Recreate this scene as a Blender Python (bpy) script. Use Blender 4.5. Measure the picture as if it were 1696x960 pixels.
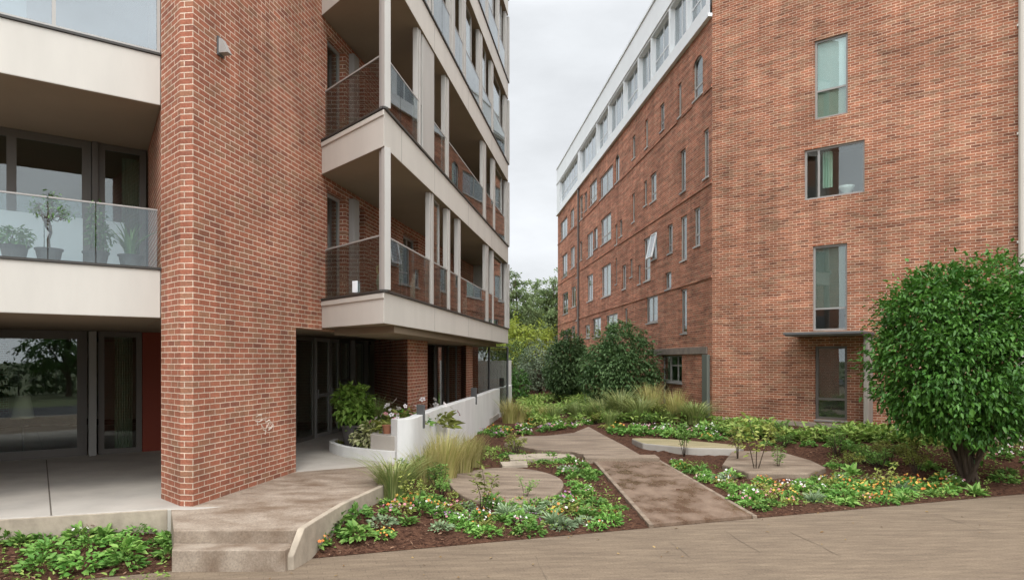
import bpy, bmesh, math, random
import numpy as np
from mathutils import Vector, Matrix
for o in list(bpy.data.objects): bpy.data.objects.remove(o)
SC = bpy.context.scene
COL = SC.collection
R = math.radians
rng = np.random.default_rng(7)
random.seed(7)
H, F, CX, YH = 2.3, 1130.0, 848.0, 596.0      # eye height, focal length in photo pixels, centre column, horizon row

# ------------------------------------------------------------------ camera, sky, sun
cam = bpy.data.cameras.new('camera'); co = bpy.data.objects.new('camera', cam); COL.objects.link(co)
co.location = (0, 0, H); co.rotation_euler = (R(90), 0, 0)
cam.sensor_width = 36; cam.lens = 36*F/1696; cam.shift_y = (YH-480)/1696
cam.clip_start = 0.1; cam.clip_end = 3000
SC.camera = co
SUN_DIR = Vector((0.10, -0.66, 0.90)).normalized()      # towards the sun
SUN_EL = math.asin(SUN_DIR.z); SUN_AZ = math.atan2(SUN_DIR.x, SUN_DIR.y)
w = bpy.data.worlds.new('World'); SC.world = w; w.use_nodes = True
nt = w.node_tree; nt.nodes.clear()
def N(nt, t, **kw):
    n = nt.nodes.new(t)
    for k, v in kw.items():
        if k[:3] == 'in_':
            key = k[3:]; key = int(key) if key.isdigit() else key.replace('_', ' ')
            n.inputs[key].default_value = v
        else: setattr(n, k, v)
    return n
sky = N(nt, 'ShaderNodeTexSky', sky_type='NISHITA', sun_disc=False, sun_elevation=SUN_EL, sun_rotation=SUN_AZ, air_density=1.0, dust_density=4.0, ozone_density=1.0)
hs = N(nt, 'ShaderNodeHueSaturation', in_Saturation=0.12, in_Value=0.5)
tc = N(nt, 'ShaderNodeTexCoord'); sx = N(nt, 'ShaderNodeSeparateXYZ')
grad = N(nt, 'ShaderNodeMapRange', in_1=0.45, in_2=1.0, in_3=0.92, in_4=3.2)
mp = N(nt, 'ShaderNodeMapping', in_Scale=(1.0, 1.0, 2.6))
ns = N(nt, 'ShaderNodeTexNoise', in_Scale=3.2, in_Detail=6.0, in_Roughness=0.55)
cr = N(nt, 'ShaderNodeMapRange', in_1=0.3, in_2=0.7, in_3=0.86, in_4=1.12)
mul = N(nt, 'ShaderNodeMath', operation='MULTIPLY')
tint = N(nt, 'ShaderNodeMix', data_type='RGBA', blend_type='MULTIPLY'); tint.inputs[0].default_value = 1; tint.inputs[6].default_value = (9.35, 9.7, 10.1, 1)
add = N(nt, 'ShaderNodeMix', data_type='RGBA', blend_type='MIX'); add.inputs[0].default_value = 0.88
bg = N(nt, 'ShaderNodeBackground', in_Strength=0.1); out = N(nt, 'ShaderNodeOutputWorld')
L = nt.links.new
L(tc.outputs['Generated'], sx.inputs[0]); L(sx.outputs['Z'], grad.inputs[0])
L(tc.outputs['Generated'], mp.inputs[0]); L(mp.outputs[0], ns.inputs['Vector']); L(ns.outputs['Fac'], cr.inputs[0])
gd = N(nt, 'ShaderNodeVectorMath', operation='DOT_PRODUCT'); gd.inputs[1].default_value = Vector((-.02, -.86, .48)).normalized()  # brighter sky lobe behind the viewer, added to light the recesses
gm = N(nt, 'ShaderNodeMath', operation='MAXIMUM'); gm.inputs[1].default_value = 0.0; gp = N(nt, 'ShaderNodeMath', operation='POWER'); gp.inputs[1].default_value = 1.6
ga = N(nt, 'ShaderNodeMath', operation='MULTIPLY_ADD'); ga.inputs[1].default_value = 2.0
L(tc.outputs['Generated'], gd.inputs[0]); L(gd.outputs['Value'], gm.inputs[0]); L(gm.outputs[0], gp.inputs[0]); L(gp.outputs[0], ga.inputs[0]); L(grad.outputs[0], ga.inputs[2])
L(ga.outputs[0], mul.inputs[0]); L(cr.outputs[0], mul.inputs[1]); L(mul.outputs[0], tint.inputs[7])
L(sky.outputs[0], hs.inputs['Color']); L(hs.outputs[0], add.inputs[6]); L(tint.outputs[2], add.inputs[7])
L(add.outputs[2], bg.inputs[0]); L(bg.outputs[0], out.inputs[0])
sl = bpy.data.lights.new('sun', 'SUN'); sl.energy = 1.2; sl.angle = R(16); sl.color = (1, .965, .91)
so = bpy.data.objects.new('sun', sl); COL.objects.link(so); so.rotation_euler = (-SUN_DIR).to_track_quat('-Z', 'Y').to_euler(); so.location = (20, -20, 40)
SC.view_settings.view_transform = 'Standard'; SC.view_settings.look = 'None'; SC.view_settings.gamma = 1
SC.view_settings.use_curve_mapping = False
SC.view_settings.exposure = 0.13
SC.cycles.max_bounces = 10; SC.cycles.transparent_max_bounces = 24; SC.cycles.use_denoising = True

# ------------------------------------------------------------------ materials
MATS = {}
def mat(name, col, rough=.7, spec=.3, noise=None, bump=0.0, bscale=40, metal=0.0):
    """noise = (scale, amount, (sx,sy,sz)) - tone variation of the base colour itself"""
    if name in MATS: return MATS[name]
    m = bpy.data.materials.new(name); m.use_nodes = True; nt = m.node_tree; b = nt.nodes['Principled BSDF']
    b.inputs['Roughness'].default_value = rough; b.inputs['Specular IOR Level'].default_value = spec; b.inputs['Metallic'].default_value = metal
    b.inputs['Base Color'].default_value = (*col, 1)
    tc = N(nt, 'ShaderNodeTexCoord')
    if noise:
        mp = N(nt, 'ShaderNodeMapping', in_Scale=noise[2] if len(noise) > 2 else (1, 1, 1))
        n = N(nt, 'ShaderNodeTexNoise', in_Scale=noise[0], in_Detail=7.0, in_Roughness=.62)
        c = N(nt, 'ShaderNodeMapRange', in_1=.3, in_2=.7, in_3=1-noise[1], in_4=1+noise[1])
        mx = N(nt, 'ShaderNodeMix', data_type='RGBA', blend_type='MULTIPLY'); mx.inputs[0].default_value = 1; mx.inputs[6].default_value = (*col, 1)
        nt.links.new(tc.outputs['Object'], mp.inputs[0]); nt.links.new(mp.outputs[0], n.inputs['Vector']); nt.links.new(n.outputs['Fac'], c.inputs[0])
        nt.links.new(c.outputs[0], mx.inputs[7]); nt.links.new(mx.outputs[2], b.inputs['Base Color'])
    if bump:
        n2 = N(nt, 'ShaderNodeTexNoise', in_Scale=bscale, in_Detail=5.0)
        bp = N(nt, 'ShaderNodeBump', in_Strength=bump, in_Distance=.02)
        nt.links.new(tc.outputs['Object'], n2.inputs['Vector']); nt.links.new(n2.outputs['Fac'], bp.inputs['Height']); nt.links.new(bp.outputs[0], b.inputs['Normal'])
    MATS[name] = m; return m

def brick_mat(name, c1, c2, c3, c4, mortar, rowh=.075, bw=.232, mort=.011, wav=.006, streak=.5, stain=.25):
    m = bpy.data.materials.new(name); m.use_nodes = True; nt = m.node_tree; L = nt.links.new; b = nt.nodes['Principled BSDF']
    b.inputs['Roughness'].default_value = .88; b.inputs['Specular IOR Level'].default_value = .2
    uv = N(nt, 'ShaderNodeUVMap'); 
    wn = N(nt, 'ShaderNodeTexNoise', in_Scale=2.1, in_Detail=3.0); L(uv.outputs[0], wn.inputs['Vector'])
    sub = N(nt, 'ShaderNodeVectorMath', operation='SUBTRACT'); sub.inputs[1].default_value = (.5, .5, .5); L(wn.outputs['Color'], sub.inputs[0])
    sc = N(nt, 'ShaderNodeVectorMath', operation='MULTIPLY'); sc.inputs[1].default_value = (wav*2, wav*3, 0); L(sub.outputs[0], sc.inputs[0])
    ad = N(nt, 'ShaderNodeVectorMath', operation='ADD'); L(uv.outputs[0], ad.inputs[0]); L(sc.outputs[0], ad.inputs[1])
    def br(ca, cb, cm):
        t = N(nt, 'ShaderNodeTexBrick', offset=.5, offset_frequency=2, squash=1.0, in_Scale=1.0)
        t.inputs['Color1'].default_value = (*ca, 1); t.inputs['Color2'].default_value = (*cb, 1); t.inputs['Mortar'].default_value = (*cm, 1)
        t.inputs['Mortar Size'].default_value = mort; t.inputs['Mortar Smooth'].default_value = .15; t.inputs['Bias'].default_value = -.1
        t.inputs['Brick Width'].default_value = bw; t.inputs['Row Height'].default_value = rowh
        L(ad.outputs[0], t.inputs['Vector']); return t
    t = br(c1, c2, mortar)
    # a share of the bricks are burnt darker / paler: second brick pattern with the same layout, other random order through an odd offset of whole bricks
    sh = N(nt, 'ShaderNodeVectorMath', operation='ADD'); sh.inputs[1].default_value = (bw*37, rowh*58, 0); L(ad.outputs[0], sh.inputs[0])
    t2 = br((0, 0, 0), (1, 1, 1), (0, 0, 0)); L(sh.outputs[0], t2.inputs['Vector'])
    sep = N(nt, 'ShaderNodeMapRange', in_1=.66, in_2=.85, in_3=0, in_4=.75); L(t2.outputs['Color'], sep.inputs[0])
    inv = N(nt, 'ShaderNodeMath', operation='SUBTRACT'); inv.inputs[0].default_value = 1; L(t.outputs['Fac'], inv.inputs[1])
    f3 = N(nt, 'ShaderNodeMath', operation='MULTIPLY'); L(sep.outputs[0], f3.inputs[0]); L(inv.outputs[0], f3.inputs[1])
    m3 = N(nt, 'ShaderNodeMix', data_type='RGBA'); L(f3.outputs[0], m3.inputs[0]); L(t.outputs['Color'], m3.inputs[6]); m3.inputs[7].default_value = (*c3, 1)
    sh4 = N(nt, 'ShaderNodeVectorMath', operation='ADD'); sh4.inputs[1].default_value = (bw*91, rowh*24, 0); L(ad.outputs[0], sh4.inputs[0])
    t4 = br((0, 0, 0), (1, 1, 1), (0, 0, 0)); L(sh4.outputs[0], t4.inputs['Vector'])
    s4 = N(nt, 'ShaderNodeMapRange', in_1=.5, in_2=.85, in_3=0, in_4=.85); L(t4.outputs['Color'], s4.inputs[0])
    f4 = N(nt, 'ShaderNodeMath', operation='MULTIPLY'); L(s4.outputs[0], f4.inputs[0]); L(inv.outputs[0], f4.inputs[1])
    m5 = N(nt, 'ShaderNodeMix', data_type='RGBA'); L(f4.outputs[0], m5.inputs[0]); L(m3.outputs[2], m5.inputs[6]); m5.inputs[7].default_value = (*c4, 1); m3 = m5
    # weathering: long low streaks along the courses and soft stains
    mp = N(nt, 'ShaderNodeMapping', in_Scale=(.9, 7.0, 1)); L(uv.outputs[0], mp.inputs[0])
    n1 = N(nt, 'ShaderNodeTexNoise', in_Scale=1.0, in_Detail=6.0, in_Roughness=.6); L(mp.outputs[0], n1.inputs['Vector'])
    r1 = N(nt, 'ShaderNodeMapRange', in_1=.36, in_2=.62, in_3=1-streak, in_4=1.06); L(n1.outputs['Fac'], r1.inputs[0])
    n2 = N(nt, 'ShaderNodeTexNoise', in_Scale=.55, in_Detail=5.0); L(uv.outputs[0], n2.inputs['Vector'])
    r2 = N(nt, 'ShaderNodeMapRange', in_1=.3, in_2=.7, in_3=1-stain, in_4=1+stain*.6); L(n2.outputs['Fac'], r2.inputs[0])
    n3 = N(nt, 'ShaderNodeTexNoise', in_Scale=38.0, in_Detail=3.0); L(uv.outputs[0], n3.inputs['Vector'])
    r3 = N(nt, 'ShaderNodeMapRange', in_1=.3, in_2=.7, in_3=.82, in_4=1.16); L(n3.outputs['Fac'], r3.inputs[0])
    mp4 = N(nt, 'ShaderNodeMapping', in_Scale=(2.6, .22, 1)); L(uv.outputs[0], mp4.inputs[0])
    n4 = N(nt, 'ShaderNodeTexNoise', in_Scale=1.0, in_Detail=6.0, in_Roughness=.65); L(mp4.outputs[0], n4.inputs['Vector'])
    r4 = N(nt, 'ShaderNodeMapRange', in_1=.35, in_2=.6, in_3=.78, in_4=1.05); L(n4.outputs['Fac'], r4.inputs[0])
    m4 = N(nt, 'ShaderNodeMath', operation='MULTIPLY'); L(r2.outputs[0], m4.inputs[0]); L(r4.outputs[0], m4.inputs[1]); r2 = m4
    mm = N(nt, 'ShaderNodeMath', operation='MULTIPLY'); L(r1.outputs[0], mm.inputs[0]); L(r2.outputs[0], mm.inputs[1])
    mn = N(nt, 'ShaderNodeMath', operation='MULTIPLY'); L(mm.outputs[0], mn.inputs[0]); L(r3.outputs[0], mn.inputs[1])
    fin = N(nt, 'ShaderNodeMix', data_type='RGBA', blend_type='MULTIPLY'); fin.inputs[0].default_value = 1; L(m3.outputs[2], fin.inputs[6]); L(mn.outputs[0], fin.inputs[7])
    L(fin.outputs[2], b.inputs['Base Color'])
    hgt = N(nt, 'ShaderNodeMath', operation='MULTIPLY_ADD'); hgt.inputs[1].default_value = .9; L(inv.outputs[0], hgt.inputs[0])
    hn = N(nt, 'ShaderNodeMath', operation='MULTIPLY'); hn.inputs[1].default_value = .8; L(n3.outputs['Fac'], hn.inputs[0])
    hm = N(nt, 'ShaderNodeMath', operation='ADD'); L(hn.outputs[0], hm.inputs[0]); L(r1.outputs[0], hm.inputs[1]); L(hm.outputs[0], hgt.inputs[2])
    bp = N(nt, 'ShaderNodeBump', in_Strength=.75, in_Distance=.012); L(hgt.outputs[0], bp.inputs['Height']); L(bp.outputs[0], b.inputs['Normal'])
    MATS[name] = m; return m

def glass_mat(name, tint=(.75, .8, .78), refl=.06, boost=1.0, ior=1.52):
    m = bpy.data.materials.new(name); m.use_nodes = True; nt = m.node_tree; nt.nodes.clear(); L = nt.links.new
    geo = N(nt, 'ShaderNodeNewGeometry'); dt = N(nt, 'ShaderNodeVectorMath', operation='DOT_PRODUCT'); ab = N(nt, 'ShaderNodeMath', operation='ABSOLUTE')
    om = N(nt, 'ShaderNodeMath', operation='SUBTRACT'); om.inputs[0].default_value = 1; pw = N(nt, 'ShaderNodeMath', operation='POWER'); pw.inputs[1].default_value = 4.0
    L(geo.outputs['Normal'], dt.inputs[0]); L(geo.outputs['Incoming'], dt.inputs[1]); L(dt.outputs['Value'], ab.inputs[0]); L(ab.outputs[0], om.inputs[1]); L(om.outputs[0], pw.inputs[0])
    mr = N(nt, 'ShaderNodeMath', operation='MULTIPLY_ADD', use_clamp=True); mr.inputs[1].default_value = boost*.8; mr.inputs[2].default_value = refl
    tr = N(nt, 'ShaderNodeBsdfTransparent', in_Color=(*tint, 1)); gl = N(nt, 'ShaderNodeBsdfGlossy', in_Roughness=.0, in_Color=(.95, .98, 1, 1))
    tc = N(nt, 'ShaderNodeTexCoord'); nn = N(nt, 'ShaderNodeTexNoise', in_Scale=.7, in_Detail=1.0); bp = N(nt, 'ShaderNodeBump', in_Strength=.05, in_Distance=.03)
    L(tc.outputs['Object'], nn.inputs['Vector']); L(nn.outputs['Fac'], bp.inputs['Height']); L(bp.outputs[0], gl.inputs['Normal'])
    mx = N(nt, 'ShaderNodeMixShader'); o = N(nt, 'ShaderNodeOutputMaterial')
    L(pw.outputs[0], mr.inputs[0]); L(mr.outputs[0], mx.inputs[0]); L(tr.outputs[0], mx.inputs[1]); L(gl.outputs[0], mx.inputs[2]); L(mx.outputs[0], o.inputs[0])
    MATS[name] = m; return m

def leaf_mat(name, c1, c2, trans=.25, rough=.5, spec=.25):
    m = bpy.data.materials.new(name); m.use_nodes = True; nt = m.node_tree; L = nt.links.new; b = nt.nodes['Principled BSDF']
    at = N(nt, 'ShaderNodeAttribute', attribute_name='tone')
    mx = N(nt, 'ShaderNodeMix', data_type='RGBA'); mx.inputs[6].default_value = (*c1, 1); mx.inputs[7].default_value = (*c2, 1)
    oi = N(nt, 'ShaderNodeObjectInfo'); ha = N(nt, 'ShaderNodeMapRange', in_1=0, in_2=1, in_3=.75, in_4=1.3)
    m2 = N(nt, 'ShaderNodeMix', data_type='RGBA', blend_type='MULTIPLY'); m2.inputs[0].default_value = 1
    L(at.outputs['Fac'], mx.inputs[0]); L(oi.outputs['Random'], ha.inputs[0]); L(mx.outputs[2], m2.inputs[6]); L(ha.outputs[0], m2.inputs[7])
    L(m2.outputs[2], b.inputs['Base Color']); b.inputs['Roughness'].default_value = rough; b.inputs['Specular IOR Level'].default_value = spec
    tl = N(nt, 'ShaderNodeBsdfTranslucent'); ms = N(nt, 'ShaderNodeMixShader'); ms.inputs[0].default_value = trans
    L(m2.outputs[2], tl.inputs[0]); o = nt.nodes['Material Output']; L(b.outputs[0], ms.inputs[1]); L(tl.outputs[0], ms.inputs[2]); L(ms.outputs[0], o.inputs[0])
    MATS[name] = m; return m

BRL = brick_mat('brick_red', (.420, .158, .095), (.340, .122, .075), (.245, .102, .070), (.345, .175, .105), (.74, .585, .455), mort=.0066, streak=.12, wav=.005)
BRR = brick_mat('brick_orange', (.440, .172, .095), (.345, .124, .070), (.185, .074, .046), (.365, .195, .115), (.72, .53, .39), rowh=.0685, bw=.212, mort=.0068, wav=.015, streak=.36)
BRW = brick_mat('brick_wing', (.560, .215, .125), (.450, .165, .100), (.280, .112, .076), (.430, .225, .140), (.56, .37, .26), rowh=.072, bw=.22, mort=.0085, wav=.018, streak=.42)
WHITE = mat('cream_render', (.56, .527, .475), .65, .3, noise=(2.2, .05, (1, 1, .25)), bump=.05, bscale=60)
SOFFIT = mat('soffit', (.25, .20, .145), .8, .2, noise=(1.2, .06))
PANEL = mat('panel_grey', (.42, .40, .37), .5, .35, noise=(2.5, .07, (1, 1, .3)))
PANELD = mat('panel_dark', (.34, .32, .30), .5, .35)
WHT2 = mat('attic_white', (.72, .74, .74), .5, .35, noise=(.8, .05))
FLASH = mat('flashing', (.05, .045, .04), .5, .4)
BRONZE = mat('bronze_frame', (.125, .11, .096), .45, .4)
GREYFR = mat('grey_frame', (.29, .275, .255), .45, .4)
DARK = mat('unlit_interior', (.08, .075, .065), .9, .1)  # darkness of unlit rooms, painted on sheets behind door glass
ROOMW = mat('interior_wall', (.55, .49, .41), .9, .1)
ORANGE = mat('orange_panel', (.22, .040, .020), .6, .3)
CURT = mat('curtain_green', (.34, .40, .30), .9, .1)
CURTW = mat('curtain_white', (.62, .66, .66), .9, .1)
BLIND = mat('blind_grey', (.22, .25, .235), .7, .2)
SHADE = mat('lamp_shade', (.82, .78, .66), .9, .1)
CONC = mat('concrete', (.40, .365, .32), .82, .25, noise=(1.1, .16), bump=.12, bscale=30)
CONCD = mat('concrete_worn', (.34, .285, .22), .85, .2, noise=(3.0, .30, (1, 1, .6)), bump=.25, bscale=18)
CONCW = mat('white_concrete', (.66, .65, .63), .75, .25, noise=(2.2, .09, (1, 1, .35)), bump=.06, bscale=50)
FENCE = mat('fence_paint', (.46, .44, .42), .7, .25, noise=(3, .05))
SIGN = mat('dark_metal', (.10, .10, .10), .5, .4)
ROOF = mat('roof_shingle', (.16, .16, .165), .85, .2, noise=(3, .2, (1, 1, 4)))
BARK = mat('bark', (.085, .062, .045), .9, .15, noise=(9, .3, (1, 1, .25)), bump=.5, bscale=25)
POT = mat('plastic_pot', (.085, .075, .072), .6, .3)
TERRA = mat('terracotta', (.38, .17, .10), .85, .2, noise=(6, .15))
PAPER = mat('paper', (.8, .83, .86), .8, .2)
STEEL = mat('steel', (.45, .45, .45), .35, .5, metal=.8)
ASPH = mat('asphalt', (.055, .055, .057), .9, .2, noise=(2, .15))
GLASS = glass_mat('window_glass', (.82, .86, .83), .08, 1.0)
GLASSC = glass_mat('coated_glass', (.55, .61, .62), .22, 1.0)
GLASSB = glass_mat('balcony_glass', (.84, .90, .90), .05, 1.0)
GLASSR = glass_mat('railing_glass', (.56, .58, .56), .06, 1.0)
SHRUB = leaf_mat('leaf_shrub', (.027, .098, .012), (.092, .205, .031), .22, .42, .35)
DSHRUB = leaf_mat('leaf_dark', (.055, .120, .038), (.140, .225, .080), .2, .5, .3)
GSHRUB = leaf_mat('leaf_greygreen', (.150, .215, .130), (.28, .35, .22), .2, .55, .25)
LIME = leaf_mat('leaf_lime', (.20, .26, .035), (.34, .39, .08), .3, .5)
TREEL = leaf_mat('leaf_tree', (.120, .185, .065), (.24, .30, .13), .3, .5)
BED1 = leaf_mat('leaf_bed_bright', (.110, .250, .045), (.260, .400, .100), .25, .5)
BED2 = leaf_mat('leaf_bed_dark', (.090, .230, .040), (.215, .375, .085), .25, .5)
BED3 = leaf_mat('leaf_bed_grey', (.165, .245, .125), (.300, .380, .220), .25, .55)
BED4 = leaf_mat('leaf_bed_olive', (.210, .255, .045), (.350, .370, .110), .25, .55)
GRASSG = leaf_mat('grass_green', (.130, .210, .050), (.320, .360, .130), .3, .55)
GRASSY = leaf_mat('grass_golden', (.260, .270, .070), (.500, .420, .190), .3, .6)
FL_O = mat('petal_orange', (.66, .20, .05), .7); FL_Y = mat('petal_yellow', (.68, .42, .08), .7)
FL_W = mat('petal_white', (.78, .72, .70), .7); FL_P = mat('petal_pink', (.62, .24, .30), .7); FL_V = mat('petal_violet', (.36, .16, .36), .7)

def mulch():
    m = bpy.data.materials.new('mulch'); m.use_nodes = True; nt = m.node_tree; L = nt.links.new; b = nt.nodes['Principled BSDF']
    b.inputs['Roughness'].default_value = .95; b.inputs['Specular IOR Level'].default_value = .1
    tc = N(nt, 'ShaderNodeTexCoord')
    v = N(nt, 'ShaderNodeTexVoronoi', in_Scale=26.0); wn = N(nt, 'ShaderNodeTexNoise', in_Scale=3.0, in_Detail=4.0); n2 = N(nt, 'ShaderNodeTexNoise', in_Scale=45.0, in_Detail=4.0)
    for x in (v, wn, n2): L(tc.outputs['Object'], x.inputs['Vector'])
    r = N(nt, 'ShaderNodeValToRGB'); e = r.color_ramp.elements; e[0].color = (.030, .014, .009, 1); e[1].color = (.125, .062, .038, 1); e[0].position = .2; e[1].position = .8
    mx = N(nt, 'ShaderNodeMix', data_type='FLOAT'); mx.inputs[0].default_value = .5
    sp = N(nt, 'ShaderNodeSeparateColor'); L(v.outputs['Color'], sp.inputs[0]); L(sp.outputs[0], mx.inputs[2]); L(n2.outputs['Fac'], mx.inputs[3]); L(mx.outputs[0], r.inputs[0]); L(r.outputs[0], b.inputs['Base Color'])
    bp = N(nt, 'ShaderNodeBump', in_Strength=1.0, in_Distance=.03); L(n2.outputs['Fac'], bp.inputs['Height']); L(bp.outputs[0], b.inputs['Normal'])
    return m
MULCH = mulch()

def paving(name, base, dark, scale=(1, 1, 1), wet=0.0, joint=None, rot=0.0):
    m = bpy.data.materials.new(name); m.use_nodes = True; nt = m.node_tree; L = nt.links.new; b = nt.nodes['Principled BSDF']
    b.inputs['Specular IOR Level'].default_value = .3
    tc = N(nt, 'ShaderNodeTexCoord'); mp = N(nt, 'ShaderNodeMapping', in_Scale=scale, in_Rotation=(0, 0, rot)); L(tc.outputs['Object'], mp.inputs[0])
    n = N(nt, 'ShaderNodeTexNoise', in_Scale=1.6, in_Detail=8.0, in_Roughness=.6); L(mp.outputs[0], n.inputs['Vector'])
    r = N(nt, 'ShaderNodeValToRGB'); e = r.color_ramp.elements; e[0].position = .35; e[1].position = .65; e[0].color = (*dark, 1); e[1].color = (*base, 1); L(n.outputs['Fac'], r.inputs[0])
    col = r.outputs[0]
    n2 = N(nt, 'ShaderNodeTexNoise', in_Scale=42, in_Detail=8.0, in_Roughness=.75); L(tc.outputs['Object'], n2.inputs['Vector'])
    g = N(nt, 'ShaderNodeMapRange', in_1=.3, in_2=.7, in_3=.66, in_4=1.3); L(n2.outputs['Fac'], g.inputs[0])
    mm = N(nt, 'ShaderNodeMix', data_type='RGBA', blend_type='MULTIPLY'); mm.inputs[0].default_value = 1; L(col, mm.inputs[6]); L(g.outputs[0], mm.inputs[7]); col = mm.outputs[2]
    hsrc = n2.outputs['Fac']
    if joint:
        mp2 = N(nt, 'ShaderNodeMapping', in_Rotation=(0, 0, rot)); L(tc.outputs['Object'], mp2.inputs[0])
        bt = N(nt, 'ShaderNodeTexBrick', offset=.5, in_Scale=1.0); bt.inputs['Color1'].default_value = (1, 1, 1, 1); bt.inputs['Color2'].default_value = (.90, .90, .90, 1)
        bt.inputs['Mortar'].default_value = (.74, .74, .74, 1); bt.inputs['Mortar Size'].default_value = .006; bt.inputs['Mortar Smooth'].default_value = .6; bt.inputs['Brick Width'].default_value = joint[0]; bt.inputs['Row Height'].default_value = joint[1]
        L(mp2.outputs[0], bt.inputs['Vector'])
        mj = N(nt, 'ShaderNodeMix', data_type='RGBA', blend_type='MULTIPLY'); mj.inputs[0].default_value = 1; L(col, mj.inputs[6]); L(bt.outputs['Color'], mj.inputs[7]); col = mj.outputs[2]
    L(col, b.inputs['Base Color'])
    rr = N(nt, 'ShaderNodeMapRange', in_1=.4, in_2=.6, in_3=.85-wet, in_4=.85); L(n.outputs['Fac'], rr.inputs[0]); L(rr.outputs[0], b.inputs['Roughness'])
    bp = N(nt, 'ShaderNodeBump', in_Strength=.25, in_Distance=.006); L(hsrc, bp.inputs['Height']); L(bp.outputs[0], b.inputs['Normal'])
    MATS[name] = m; return m
PAVE = paving('paving_tan', (.220, .165, .112), (.150, .110, .076), (.8, 6.5, 1), 0, (.30, .10), rot=-R(18.9))
LAND = paving('landing_concrete', (.33, .27, .21), (.165, .115, .078), (1.3, 2.2, 1), .2)
WETP = paving('wet_path', (.215, .150, .105), (.105, .064, .041), (1.5, 1.0, 1), .72)
SLABM = paving('garden_slab', (.290, .225, .165), (.150, .108, .076), (.7, 3.4, 1), .2)
MOSS = paving('mossy_slab', (.34, .28, .17), (.23, .20, .10), (.6, 2.0, 1), .1)

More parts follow.
